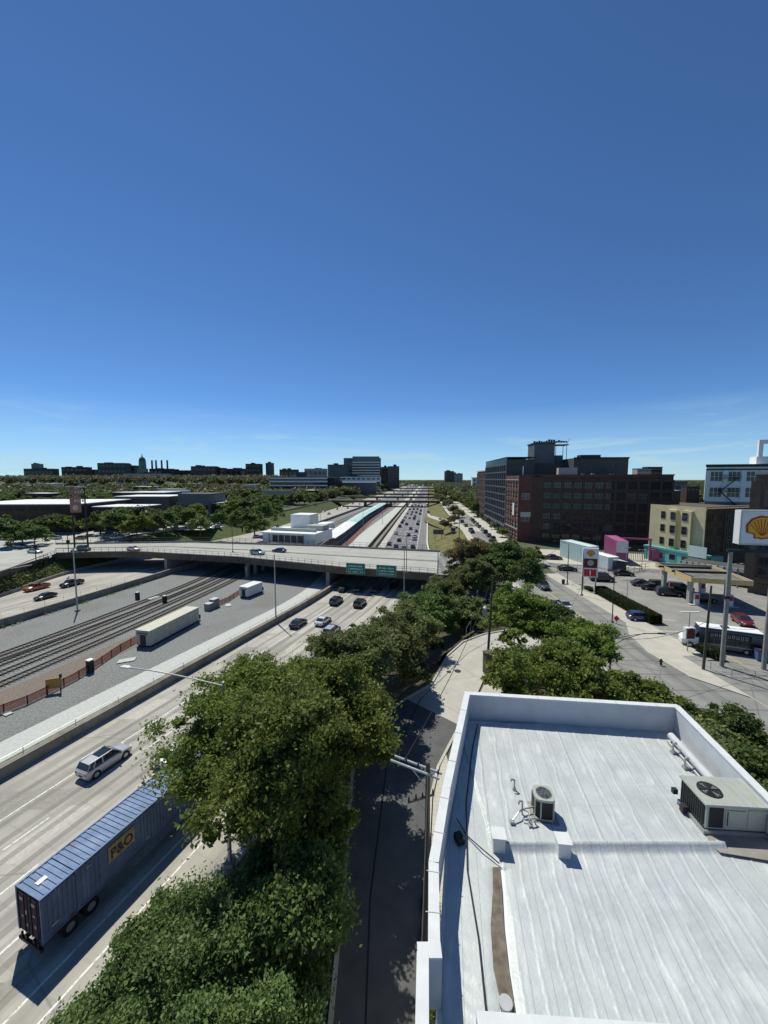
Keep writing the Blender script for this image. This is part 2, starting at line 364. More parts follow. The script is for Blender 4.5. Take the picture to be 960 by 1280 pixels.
# highway paint
mb = MB()
for n_off, kind in ((-42.6, 's'), (-38.95, 'd'), (-34.9, 'd'), (-30.4, 's'), (-26.2, 's'), (-24.4, 's')):
    o = (n_off+48.5)*1.07
    if kind == 's': ribbon(lambda y: WBL(y)+o-.08, lambda y: WBL(y)+o+.08, HB+.006, HB+.006, near, mb)
    else: dash(WBL, o, 4.6 if n_off < -36 else 0.5, 125, 3, 9, .15, HB+.006, mb)
for k in (3.4, 7, 10.6, 14.2, 17.8):
    o = k
    if k in (3.4, 17.8): ribbon(lambda y: WBL(y)+o-.09, lambda y: WBL(y)+o+.09, HB+.01, HB+.01, [y for y in farY if y < 900], mb)
    else: dash(WBL, o, 132, 520, 3, 9, .2, HB+.012, mb)
for k in (1.2, 5, 8.6, 12.2):
    o = -k
    if k == 1.2: ribbon(lambda y: EBR(y)+o-.08, lambda y: EBR(y)+o+.08, HB+.006, HB+.006, [y for y in YS if 0 < y < 600], mb)
    else: dash(EBR, o, 30, 500, 3, 9, .16, HB+.008, mb)
mb.build('lane_markings', M['line'], kind='structure')

rr = random.Random(12); mbp = MB(); mbt = MB()
for k in range(26):
    ln = (-40.8, -36.9, -32.6, -28.3, -45)[k % 5]; y = 12+(k//5)*15+rr.uniform(0, 6); o = (ln+48.5)*1.07-1.75; l_ = rr.uniform(2, 7); q = rr.uniform(1.2, 3.4)
    ribbon(lambda t: WBL(t)+o, lambda t: WBL(t)+o+q, HB+.003, HB+.003, [y, y+l_], mbp if k % 2 else mbt)
mbp.build('pavement_patch', mat('dark_pavement_patch', (.30, .285, .25), .9), kind='structure'); mbt.build('pavement_patch_pale', mat('pale_pavement_patch', (.48, .46, .40), .9), kind='structure')
tt_ = MB()
for ln in (-44.6, -41.9, -39.9, -37.8, -36.0, -33.7, -31.6, -29.3, -27.3):
    o = (ln+48.5)*1.07; ribbon(lambda t: WBL(t)+o-.32, lambda t: WBL(t)+o+.32, HB+.0045, HB+.0045, near, tt_)
tm = mat('tyre_darkened_concrete', (.36, .345, .30), .85, scale=.35, c2=(.27, .255, .225)); tb_ = tm.node_tree.nodes.new('ShaderNodeBsdfTransparent'); mm_ = tm.node_tree.nodes.new('ShaderNodeMixShader'); mm_.inputs[0].default_value = .62
tm.node_tree.links.new(tm.node_tree.nodes['Principled BSDF'].outputs[0], mm_.inputs[1]); tm.node_tree.links.new(tb_.outputs[0], mm_.inputs[2]); tm.node_tree.links.new(mm_.outputs[0], tm.node_tree.nodes['Material Output'].inputs[0])
tt_.build('tyre_tracks', tm, kind='structure')
# ------------------------------------------------------------------ streets
VBL = line([(-20, 27.3), (100, 28.5), (130, 32.6), (165, 37.5), (274, 47), (340, 54)]+far(54, 340, 578, 6000))
VBR = line([(-20, 40), (100, 40.3), (136, 42.2), (185, 47.5), (274, 58), (339, 65)]+far(65, 339, 578, 6000))
ysv = [y for y in YS if y <= 3000]
struct('street', ribbon(VBL, VBR, .012, .012, ysv), M['asph'])
b = MB(); ribbon(VBR, lambda y: VBR(y)+3.4, .13, .13, [y for y in YS if y <= 96], b); ribbon(VBR, VBR, .012, .13, [y for y in YS if y <= 96], b)
struct('sidewalk', b, M['walk'])
b = MB(); ribbon(VBR, lambda y: VBR(y)+5.5, .13, .13, [y for y in YS if 130 <= y <= 620], b); ribbon(VBR, VBR, .012, .13, [y for y in YS if 130 <= y <= 620], b)
struct('sidewalk_by_brick_building', b, M['walk'])
struct('street_verge', ribbon(lambda y: VBL(y)-2.6, VBL, .13, .13, [y for y in YS if y <= 55 or 150 <= y <= 440]), M['walk'])
mb = MB()
for o in (6.2, 6.5): ribbon(lambda y: VBL(y)+o-.06, lambda y: VBL(y)+o+.06, .02, .02, [y for y in YS if 60 <= y <= 96], mb)
mb.build('street_centre_lines', M['yline'], kind='structure')
# cross street (continues the bridge) : direction (.955,-.297)
FR = [P(70, 692), P(170, 690), P(300, 697), P(430, 710), P(545, 718)]
BK = [P(70, 680.5), P(240, 678), P(400, 683), P(550, 690)]
b = MB(); b.poly([(13, 94.6), (28.5, 90), (40, 84), (100, 62.5), (100, 110), (40, 124.5), (18.3, 124.1)][:3]+[(41, 86), (41, 122.5), (18.3, 124.1)], .016)
b.poly([(41, 105), (95, 88), (110, 104), (98, 112), (41, 129)], .008)
struct('cross_street', b, M['asph'])
# left streets: intersection and frontage road
b = MB()
b.poly([(-105.1, 121.4), (-98.2, 93.5), (-101, 83), (-111, 60), (-125, 20), (-160, 20), (-135, 90), (-210, 130), (-210, 152), (-137, 141), (-103, 141)], .016)
struct('left_intersection', b, M['deck'])
b = MB(); b.poly([(-103, 141.5), (-137, 141.5), (-170, 146), (-170, 175), (-110, 175), (-98, 158)], .02)
struct('left_parking_lot', b, M['apron'])
b = MB(); b.poly([(-116, 178), (-84, 178), (-88, 205), (-110, 215), (-150, 215), (-150, 185)], .02)
struct('far_parking_lot', b, M['apron'])
mb = MB()
for (a, c) in (((0, 704), (60, 697)), ((5, 712), (40, 706)), ((0, 690), (30, 689)), ((90, 700 - 12), (230, 683))):
    p0, p1 = P(*a), P(*c); mb.wallpath([p0, p1], .25, .022, .026)
mb.build('intersection_paint', M['line'], kind='structure')

# frontage road right below and its curve out to the street
FL = [(-2.3, -20), (-2.3, 5), (-2.4, 21), (-2.6, 31), (-.9, 36), (2.4, 40), (5.6, 43.0), (8.6, 50.2), (11.6, 54.6), (15.4, 57.4), (21, 59.5), (28.4, 61.5)]
FRr = [(28.4, 51), (24, 50.8), (17.5, 52), (14.6, 49.8), (12.8, 46), (10.6, 41.5), (7.4, 35.5), (4.5, 30), (3.5, 26.8), (1.9, 17.2), (.6, 8), (.4, -20)]
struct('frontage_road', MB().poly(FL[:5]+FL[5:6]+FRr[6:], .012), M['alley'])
struct('frontage_road_bend', MB().poly(FL[5:]+FRr[:7], .012), M['apron'])
mb = MB()
for s in (FL, FRr): mb.wallpath(s, .22, 0.0, .15)
mb.build('kerb', M['walk'], kind='structure')
mb = MB(); mb.wallpath([(4.0, 40), (8.2, 46), (11.5, 51), (15.2, 54.6), (19, 56), (25, 57)], .07, .0, .017)
mb.wallpath([(-.9, -5), (-.8, 20), (.2, 30), (4.0, 40)], .10, .0, .017); mb.build('road_seam', M['dark'], kind='structure')
mb = MB(); mb.poly([(.7, -20), (.9, 8), (2.1, 17.2), (3.7, 26.8), (4.7, 30), (5.4, 31.4), (5.6, 25), (3.3, 16), (1.9, 8), (1.9, -20)], .13)
mb.poly([(10.9, 41.3), (13.1, 45.6), (20, 45), (27, 45), (27, 38), (9, 38)], .13)
mb.build('alley_sidewalk', M['walk'], kind='structure')
# bed of ground with shrubs between the bend and the freeway
struct('planting_bed', MB().poly([(28.3, 62), (21, 60), (15.3, 58), (11.2, 55), (8, 50.5), (6.5, 47), (8.5, 51), (16, 60.5), (21.6, 89), (27.2, 88)], .02), M['dirt'])
struct('tree_lawn', MB().poly([(13.4, 46.2), (15, 49.5), (17.6, 51.6), (24, 50.4), (24.4, 30), (17, 26), (17, 45)], .14), M['dirt'])

# gas station lot, sidewalk aprons
struct('gas_station_lot', MB().poly([(43.7, 49), (70, 40), (110, 40), (110, 100), (94, 88), (60, 99), (43.7, 103)], .02), M['lot'])
struct('lot_corner_apron', MB().poly([(40.2, 20), (46, 20), (62, 30), (75, 38), (43.7, 48.6), (43.6, 50), (40.3, 50)], .136), M['asph'])
struct('corner_pavement', MB().poly([(36.4, 51), (37.6, 57), (40.25, 62), (40.25, 40), (37.0, 44.5)], 0, .132), M['walk'])
struct('container_lot', MB().poly([(46, 108), (82, 97.5), (84, 120), (48, 131)], .024), M['walk'])
mb = MB()
for a, c in (((805, 795), (850, 800)), ((812, 788), (848, 790)), ((800, 772), (845, 776)), ((850, 812), (880, 826))):
    mb.wallpath([P(*a), P(*c)], .14, .026, .03)
mb.build('parking_lines', M['line'], kind='structure')
mb = MB()
for a, c in (((872, 800), (900, 818)), ((905, 818), (945, 840))): mb.wallpath([P(*a), P(*c)], .15, .028, .032)
mb.build('yellow_parking_line', M['yline'], kind='structure')
# freeway exit ramp climbing to the street
RL = line([(190, 36.5), (215, 33.5), (235, 32.2), (280, 31.8), (330, 37.3), (470, 52)])
RR = line([(190, 43.5), (215, 41.8), (235, 40.0), (280, 39.5), (330, 45.5), (470, 57)])
rz = lambda y: float(np.interp(y, [190, 230, 300, 340, 470], [.15, -1.2, -5.0, -5.95, -5.95]))
struct('exit_ramp', ribbon(RL, RR, rz, rz, [190, 205, 220, 235, 250, 265, 280, 300, 320, 340, 370, 400, 440, 470]), M['shoulder'])
struct('ramp_fill', (lambda b: (ribbon(lambda y: RL(y)-4, RL, lambda y: rz(y)-2.5, lambda y: rz(y)-.02, [190, 205, 220, 235, 250, 265, 280, 300, 320], b), ribbon(RR, lambda y: RR(y)+3, lambda y: rz(y)-.02, lambda y: min(0, rz(y)+.5), [190, 205, 220, 235, 250, 265, 280, 300, 320, 340], b))[0])(MB()), M['dry'])
struct('ramp_merge', MB().poly([(36.2, 188), (43.6, 192), (48, 186), (44, 172), (38, 176)], .03), M['walk'])

# ------------------------------------------------------------------ walls & barriers
def wall(name, f, y0, y1, t, z0, z1, m, label, cat='wall', cap=None):
    ys = [y for y in YS if y0 <= y <= y1]; mb = MB()
    pts = [(f(y), y) for y in ys]; mb.wallpath(pts, t, z0, z1)
    if cap: mb.wallpath(pts, t+.14, z1, z1+.12)
    return mb.build(name, m, label=label, cat=cat)
wall('median_wall', lambda y: WBL(y)-.15, -20, 560, .55, HB, HB+1.15, M['barrier'], 'long stained concrete median wall between the white gravel path and the westbound lanes', cap=True)
wall('rail_yard_wall', lambda y: EBR(y), -20, 560, .5, HB, HB+1.5, M['barrier'], 'low concrete wall between the eastbound lanes and the rail tracks', cap=True)
wall('roadside_barrier', lambda y: EBL(y), 30, 150, .4, HB, HB+.9, M['conc'], 'concrete barrier at the foot of the weedy slope beside the eastbound lanes', 'barrier')
wall('retaining_wall', lambda y: WLL(y), -20, 122, .6, -6.5, .1, M['dconc'], 'dark tall retaining wall below the left intersection')
wall('retaining_wall', lambda y: WLL(y), 140, 700, .5, -6, .8, M['conc'], 'long retaining wall with parapet left of the eastbound lanes beyond the overpass')
wall('strip_wall', lambda y: STR(y)+.1, 128, 560, .4, HB, HB+1.3, M['dconc'], 'thin dark wall between white gravel path and pale shoulder beyond the overpass')
wall('shoulder_barrier', lambda y: WBR(y)+.6, 150, 300, .5, HB, HB+1.0, M['white'], 'pale concrete barrier along the grass right of the far westbound lanes', 'barrier')
def fence(name, pts, h, sp, m, label, cat='fence', rails=(1.0,), z=0.0, pr=.04, mesh=None, meshmat=None):
    root = empty(name, (pts[0][0], pts[0][1], z), 0, label, cat); ox, oy = pts[0][0], pts[0][1]
    mb = MB()
    for k in rails:
        mb.path([(p[0]-ox, p[1]-oy, h*k) for p in pts], pr*.8, 5)
    mb.build('rail', m, root)
    if mesh: MB().wallpath([(p[0]-ox, p[1]-oy) for p in pts], mesh, .05, h*.96).build('mesh_panel', meshmat, root)
    pm = MB().tube((0, 0, 0), (0, 0, h), pr, pr, 6).mesh('post', m)
    tot = 0; cnt = 0
    for a, b_ in zip(pts, pts[1:]):
        l = math.dist(a, b_); k = sp-tot if tot else 0
        while k < l and cnt < 99:
            link('post', pm, root, (a[0]+(b_[0]-a[0])*k/l-ox, a[1]+(b_[1]-a[1])*k/l-oy, 0)); k += sp; cnt += 1
        tot = (l-(k-sp)) if l < k else 0
    return root
fence('median_fence', [(WBL(y)-.45, y) for y in range(10, 100, 5)], 1.9, 5.0, M['steel'], 'sparse steel fence posts and wire along the white gravel path', z=HB, rails=(.98,), pr=.035)
fence('wall_top_fence', [(EBR(y)+.1, y) for y in range(45, 106, 5)], 1.3, 4.0, M['steel'], 'short wire fence on the wall between eastbound lanes and tracks', z=HB+1.5, rails=(.95,), pr=.03)

# ------------------------------------------------------------------ railway tracks
def track(off0, off1, label):
    root = empty('railway_track', (0, 0, HB+.02), 0, label, 'railway track', 'railway tracks in the cutting')
    f = lambda y: EBR(y)+np.interp(y, [0, 50, 105, 150, 300], [off0+1, off0, off0*.87, off1, off1])
    g = lambda y: f(y)
    ties = MB(); y = 5
    while y < 230:
        x = f(y); dx = f(y+1)-f(y-1); rz_ = math.atan2(-dx, 2)
        ties.obox((x, y, -.01), (2.5, .24, .055), -math.atan2(dx, 2)); y += .62 if y < 130 else 1.2
    ties.build('sleepers', M['tie'], root)
    for s in (-.72, .72):
        mb = MB(); mb.wallpath([(f(y)+s*1.03, y) for y in YS if 0 <= y <= 420], .11, .05, .21); mb.build('rail', M['rail'], root)
    return f
for a, b_, l in ((16.5, 9, 'railway track nearest the eastbound wall'), (20.8, 13, 'second railway track from the eastbound wall'),
                (24.6, 17, 'third railway track from the eastbound wall'), (28.6, 21, 'fourth railway track, nearest the long cream trailer')):
    track(a, b_, l)
mb = MB(); ribbon(lambda y: EBR(y)+30.8, lambda y: EBR(y)+36.0, HB+.02, HB+.02, [y for y in YS if 5 <= y <= 75], mb); struct('brown_ballast_path', mb, M['ballast2'])
mb = MB()
for off in (18.0, 18.6): mb.wallpath([(EBR(y)+off, y) for y in YS if 5 <= y <= 130], .09, .0, .14)
mb.build('third_rail', M['dsteel'], loc=(0, 0, HB), label='pair of dark power rails laid between the first and second tracks', cat='rail')

# ------------------------------------------------------------------ the overpass
def overpass():
    root = empty('overpass', (0, 0, 0), 0, 'wide concrete road overpass with brown fascia crossing the freeway and tracks', 'bridge')
    fr = [(-105.1, 121.4)]+[P(120, 690.5)]+FR[1:]; fr[-1] = (13.0, 94.6)
    bk = [P(70, 680.5)]+BK[1:]
    MB().poly(fr+bk[::-1], -.35, .03).build('deck', M['deck'], root)
    g = MB()
    for k in range(9):
        q = k/8
        pts = [(a[0]+(c[0]-a[0])*q*.98, a[1]+(c[1]-a[1])*q*.98+.3) for a, c in zip([fr[0], fr[2], fr[3], fr[4], fr[5]], [bk[0], bk[1], (-48, 139), bk[2], bk[3]])]
        if k == 0: pts = [(p[0], p[1]+.35) for p in fr]
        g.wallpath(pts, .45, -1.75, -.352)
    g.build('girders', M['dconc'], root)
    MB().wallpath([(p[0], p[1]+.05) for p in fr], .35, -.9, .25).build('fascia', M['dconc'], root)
    MB().wallpath([(p[0], p[1]-.1) for p in bk], .3, -.5, .55).build('rear_parapet', M['conc'], root)
    mk = MB()
    for q in (.14, .3, .52, .72, .9):
        pts = [(a[0]+(c[0]-a[0])*q, a[1]+(c[1]-a[1])*q) for a, c in zip([fr[0], fr[2], fr[3], fr[4], fr[5]], [bk[0], bk[1], (-48, 139), bk[2], bk[3]])]
        mk.wallpath(pts, .22 if q != .52 else 1.2, .034, .038 if q != .52 else .16)
    mk.build('lane_paint', M['conc'], root)
    return root, fr, bk
bridge, fr, bk = overpass()
def pier(pts, label, t=1.0, solid=True):
    mb = MB()
    if solid: mb.wallpath(pts, t, HB, -1.752)
    else:
        (x0, y0), (x1, y1) = pts
        for k in range(6):
            q = k/5; mb.obox((x0+(x1-x0)*q, y0+(y1-y0)*q, HB), (1.0, 1.0, 3.4), R(-17))
        mb.wallpath(pts, 1.2, -2.6, -1.752)
    return mb.build('bridge_pier', M['conc'], label=label, cat='pier', group='piers under the overpass')
def brg(x, y0, y1): return [(x-1.0, y0), (x+(y1-y0)*.25, y1)]
pier([(-70.2, 121.5), (-64.5, 142)], 'wall-like pier under the overpass beside the eastbound lanes')
pier([(-41.8, 115.5), (-36, 136)], 'row of square columns under the overpass next to the tracks', solid=False)
pier([(-15.6, 104.3), (-9.3, 130.5)], 'pier under the overpass rising from the median wall')
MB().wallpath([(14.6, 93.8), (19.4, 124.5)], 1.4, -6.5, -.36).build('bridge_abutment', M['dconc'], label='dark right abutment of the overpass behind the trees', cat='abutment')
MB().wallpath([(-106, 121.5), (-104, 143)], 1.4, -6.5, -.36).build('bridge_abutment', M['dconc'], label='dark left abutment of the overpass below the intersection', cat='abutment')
# railings: front & rear, each a thing
fence('bridge_railing', [(p[0], p[1]+.05) for p in fr], 1.25, 2.2, M['dsteel'], 'dark steel picket railing along the near edge of the overpass', 'railing', (.98, .55, .08), z=.25, pr=.05)
fence('bridge_railing', [(p[0], p[1]-.1) for p in bk], 1.5, 2.4, M['dsteel'], 'dark steel railing along the far edge of the overpass', 'railing', (.98, .5, .05), z=.55, pr=.05)
fence('street_railing', [P(0, 726), P(30, 714), P(50, 700), (-104.9, 121.4)][2:], 1.2, 2.2, M['dsteel'], 'short dark railing where the left intersection meets the overpass', 'railing', (.98, .5, .08), z=.05, pr=.05)
fence('freeway_fence', [(SRT(y)-.3, y) for y in range(56, 92, 4)], 1.6, 3, M['steel'], 'wire fence hidden among trees near the right end of the overpass', z=0, pr=.03)

def guide_sign(px0, px1, label):
    y = (fr[4][1]+(fr[5][1]-fr[4][1])*((px0+px1)/2-430)/115)-.8
    x0 = (px0-480)/FPX*(y*math.cos(TH)+1.7); x1 = (px1-480)/FPX*(y*math.cos(TH)+1.7)
    wd = x1-x0; root = empty('road_sign', ((x0+x1)/2, y, -1.2), R(-14), label, 'sign', 'green guide signs on the overpass')
    MB().box(-wd/2, wd/2, -.06, .0, 0, 2.9).build('sign_panel', M['sgreen'], root)
    t = MB()
    for a, b_, c, d in ((-wd/2+.1, wd/2-.1, .1, .16), (-wd/2+.1, wd/2-.1, 2.74, 2.8)): t.box(a, b_, -.075, -.062, c, d)
    for s in (-1, 1): t.box(s*(wd/2-.13)-.03, s*(wd/2-.13)+.03, -.075, -.062, .165, 2.735)
    rr = random.Random(px0)
    for z, hh in ((1.9, .42), (1.15, .42), (.45, .3)):
        x = -wd/2+.6
        while x < wd/2-.8:
            ww = rr.uniform(.16, .34)
            if rr.random() > .15: t.box(x, x+ww*.75, -.075, -.062, z, z+hh*rr.uniform(.65, 1))
            x += ww
    t.build('lettering', M['mint'], root)
    br = MB()
    for s in (-.35, .35): br.box(s*wd-.05, s*wd+.05, .002, 1.0, .3, .42); br.box(s*wd-.05, s*wd+.05, .002, 1.0, 2.2, 2.32)
    for s in (-.3, 0, .3): br.tube((s*wd, -.1, -.35), (s*wd, -.7, -.35), .03, n=4); br.tube((s*wd, -.1, -.35), (s*wd, -.05, 0), .03, n=4)
    br.build('bracket', M['dsteel'], root)
guide_sign(432, 457, 'green guide sign hung on the overpass over the westbound lanes, left one of the pair')
guide_sign(470, 496, 'green guide sign hung on the overpass over the westbound lanes, right one of the pair')

# ------------------------------------------------------------------ buildings
WIN = {}
def window_mesh(w_, h_, nx, nz, fm, gm, key=None):
    k = (round(w_, 2), round(h_, 2), nx, nz, fm.name, gm.name)
    if k in WIN: return WIN[k]
    mb = MB(); t = min(.06, w_*.03)
    mb.add([(-w_/2, -.02, 0), (w_/2, -.02, 0), (w_/2, -.02, h_), (-w_/2, -.02, h_)], [(0, 1, 2, 3)], 1)
    for i in range(nx+1):
        x = -w_/2+w_*i/nx; mb.box(x-t, x+t, -.09, -.024, 0, h_, 0)
    for j in range(nz+1):
        z = h_*j/nz; mb.box(-w_/2-t*1.02, w_/2+t*1.02, -.095, -.023, z-t, z+t, 0)
    WIN[k] = mb.mesh('window', [fm, gm]); return WIN[k]
def facade(root, side, x0, x1, z0, z1, cols, rows, ww, wh, nx, nz, fm, gms, dep=0.0, lim=99):
    """windows on one side of a local box; side 'f' (y=dep, facing -y) or 'l' (x=dep, facing -x)"""
    c = 0; rr = random.Random(int(x0*7+z1*3+cols))
    for j in range(rows):
        for i in range(cols):
            if c >= lim: return
            x = x0+(x1-x0)*(i+.5)/cols; z = z0+(z1-z0)*j/rows+((z1-z0)/rows-wh)/2
            me = window_mesh(ww, wh, nx, nz, fm, rr.choice(gms))
            if side == 'f': link('window', me, root, (x, dep, z))
            elif side == 'r': link('window', me, root, (dep, x, z), R(90))
            else: link('window', me, root, (dep, x, z), R(-90))
            c += 1
def piers_f(mb, x0, x1, z0, z1, cols, rows, pw, sh, d, dep=0.0, mi=0, side='f'):
    for i in range(cols+1):
        x = x0+(x1-x0)*i/cols
        a, b_ = x-pw/2, x+pw/2
        if side == 'f': mb.box(a, b_, dep-d, dep-.001, z0, z1, mi)
        else: mb.box(dep-d, dep-.001, a, b_, z0, z1, mi)
    for j in range(rows+1):
        z = z0+(z1-z0)*j/rows
        if side == 'f': mb.box(x0, x1, dep-d*.75, dep-.0015, z-sh/2, z+sh/2, mi)
        else: mb.box(dep-d*.75, dep-.0015, x0, x1, z-sh/2, z+sh/2, mi)

ANG = math.atan2(-.3, .955)
def brick_building():
    r = empty('brick_building', (51.0, 144.8, 0), ANG, 'long six storey dark brick loft building with a sunlit red brick street face', 'building')
    W, D, H = 49, 19, 24.6
    sk = -.24; mb = MB(); mb.poly([(0, 0), (W, 0), (W+sk*D, D), (sk*D, D)], 0, H)
    piers_f(mb, 8, W, .6, H-1.2, 12, 6, .75, 1.05, .28)
    mb.box(4.5, 8, -.3, -.001, 0, H)
    mb.build('wall', M['brick'], r)
    # sunlit red left face
    rb = MB(); rb.box(-.28, -.001, -.3, D, 0, 1.2); piers_f(rb, 0, D, .6, H-1.2, 5, 6, .8, 1.1, .35, 0, 0, 'l'); rb.box(-.3, -.0012, -.3, D, H-1.2, H+.5)
    rf = rb.build('street_face', M['brickr'], r, label='red brick face towards the street'); rf.rotation_euler = (0, 0, R(13.5)); rf.location = (-.02, 0, 0)
    MB().box(0, 4.49, -.36, -.001, 0, H+.5).build('corner_pier', M['brickr'], r, label='dark red corner bay')
    st = MB()
    for z in (4.5, H-1.3): st.box(-.45, -.352, -.2, D, z, z+.3)
    st.build('stone_band', M['stone'], rf)
    cp = MB(); cp.box(-.4, W+.2, -.5, .2, H+.502, H+.8); cp.box(8, W, -.3, -.002, H-.1, H+.5); cp.build('parapet', M['brickr'], r)
    gm = [M['glass']]*6+[M['pane']]
    facade(r, 'f', 8, W, .6, H-1.2, 12, 6, 2.6, 2.4, 3, 2, M['dsteel'], gm, 0, 72)
    facade(rf, 'l', 0, D, .6, H-1.2, 5, 6, 2.5, 2.5, 2, 2, M['stone'], gm, -.01, 30)
    for z in (8, 16.2): link('window', window_mesh(2.6, 2.2, 2, 1, M['stone'], M['pane']), r, (2.3, -.37, z))
    MB().box(.6, 4.2, -.48, -.37, 9.6, 11.4).build('wall_panel', M['acm'], r)
    bn = MB(); bn.box(-.5, -.37, 5.0, 7.2, 9.6, 14.4); bn.build('banner', M['white'], rf, label='white banner on the red brick face')
    MB().tube((1.2, 2, H), (1.2, 2, H+4), .12, n=6).build('flagpole', M['white'], r)
    rt = MB(); rt.box(14, 20.5, 6, 12, H, H+3.4); rt.build('roof_house', M['stone'], r, label='tan brick roof house')
    s2 = MB(); s2.box(21.5, 22.5, 3, 4.2, H, H+1.1); s2.box(25, 26, 5, 6, H, H+1.3); s2.box(31, 32.4, 5, 6, H, H+1); s2.build('roof_vent', M['acm'], r)
brick_building()
def dark_building():
    r = empty('apartment_building', (52.4, 164.6, 0), R(-5), 'dark grey apartment block with glass street front and roof tower behind the brick lofts', 'building')
    W, D, H = 11.5, 50, 32
    mb = MB(); mb.box(0, W, 0, D, 0, H)
    mb.box(W, 25, 3, 20, 0, 30.5); mb.box(25, 46, -6, 14, 0, 32.2)
    mb.build('wall', M['dgrey'], r)
    t = MB(); t.box(12, 20.5, 3.2, 13, 30.51, 38.8); t.box(20.5, 24.9, 6, 12, 30.51, 34); t.build('roof_tower', M['dblue'], r)
    fr_ = MB()
    for x in (21.5, 24.5, 26): fr_.tube((x, 5, 32), (x, 5, 38.6), .12, n=5)
    fr_.box(20.6, 26.5, 4, 9, 38.2, 38.6); fr_.box(11.7, 20.8, 3, 13.4, 38.81, 39.3)
    rr = random.Random(4)
    for k in range(14): x = 12+k*1.02; fr_.box(x, x+.6, 4, 5, 39.31, 39.4+rr.uniform(.4, 1.4))
    fr_.tube((26, 5, 38.6), (26.8, 4, 41), .08, n=4)
    fr_.build('roof_frame', M['dsteel'], r)
    # curtain front along the street
    pf = MB(); piers_f(pf, 0, D, 4, 30, 12, 8, .5, .5, .5, 0, 0, 'l'); pf.box(-.6, 0, 0, D, 3.2, 4); pf.build('balcony_frame', M['dblue'], r)
    facade(r, 'l', 0, D, 4, 30, 12, 8, 3.3, 2.5, 3, 1, M['dsteel'], [M['glass'], M['glassb'], M['pane']], -.03, 96)
    pk = MB(); pk.box(.0, W-.2, .4, D-2, H, H+.05); pk.box(-.3, .1, 0, D, 30.2, 32.8); pk.build('penthouse_glazing', M['glassb'], r)
    pc = MB(); pc.box(-.4, W+.2, -.2, D, 32.81, 33.1); pc.box(24.9, 46.2, -6.3, -6.01, 31.8, 32.5); pc.box(30, 38, 0, 4, 32.21, 33.8); pc.build('coping', M['dsteel'], r)
    for x, z in ((32, 28), (40, 28.6)): link('window', window_mesh(.9, 1.1, 1, 1, M['dsteel'], M['pane']), r, (x, -6.01, z))
dark_building()
def brick_far():
    r = empty('brick_building', (57, 216, 0), R(-5), 'dark red brick block at the far end of the street row before the trees', 'building')
    mb = MB(); mb.box(0, 22, 0, 30, 0, 28); piers_f(mb, 0, 30, 1, 27, 7, 7, .8, 1, .3, 0, 0, 'l'); mb.build('wall', M['brick'], r)
    facade(r, 'l', 0, 30, 1, 27, 7, 7, 2.4, 2.2, 2, 1, M['stone'], [M['glass'], M['pane']], -.01)
    MB().box(-.5, 22.2, -.3, 30.2, 28.01, 28.6).build('cornice', M['stone'], r)
brick_far()
def yellow_building():
    a2 = math.atan2(12, -3.7)   # along the yellow wall
    r = empty('corner_building', (84, 99.7, 0), R(17), 'three storey pale yellow painted brick walk-up whose shaded side is dark brown brick', 'building')
    H = 16
    mb = MB(); mb.box(.2, 22, .2, 15, 0, H); piers_f(mb, .2, 22, 4, 15.5, 3, 3, .5, .3, .25, .2)
    mb.build('wall', M['brickb'], r)
    y = MB(); y.box(-.05, .199, -.02, 15.2, 0, H+.35)
    for c in (3.0, 7.0): y.box(-.9, -.052, c, c+2.4, 4, H-.8)
    y.build('painted_wall', M['yell'], r, label='pale yellow painted side wall')
    facade(r, 'f', .2, 22, 4.2, 15.4, 6, 3, 1.5, 2.0, 2, 2, M['dsteel'], [M['glass'], M['pane']], .19)
    facade(r, 'l', 3.0, 9.4, 4.2, 15.4, 2, 3, 1.3, 2.1, 1, 2, M['brickb'], [M['glass']], -.92)
    facade(r, 'l', 10.2, 12.2, 4.2, 15.4, 1, 3, 1.2, 2.0, 1, 2, M['brickb'], [M['glass']], -.06)
    tl = MB(); tl.box(-1.3, -.1, -2, 15.4, 0, 3.7); tl.box(-1.3, 4.5, -2, .19, 0, 3.7); tl.box(-1.5, -.1, -2.2, 15.6, 3.7, 4.2); tl.build('shopfront', M['teal'], r, label='turquoise shopfront base')
    sg = MB(); sg.box(-1.62, -1.502, -1.8, 2.6, 3.3, 6.2); sg.build('shop_sign', M['mint'], r)
    facade(r, 'l', -1.4, 12, .6, 3.4, 4, 1, 1.8, 1.8, 1, 1, M['teal'], [M['glass'], M['brickr']], -1.31)
    cp = MB(); cp.box(-.1, 22.2, -.15, .25, H+.36, H+.7); cp.build('coping', M['stone'], r)
    for k in range(5): pass
yellow_building()
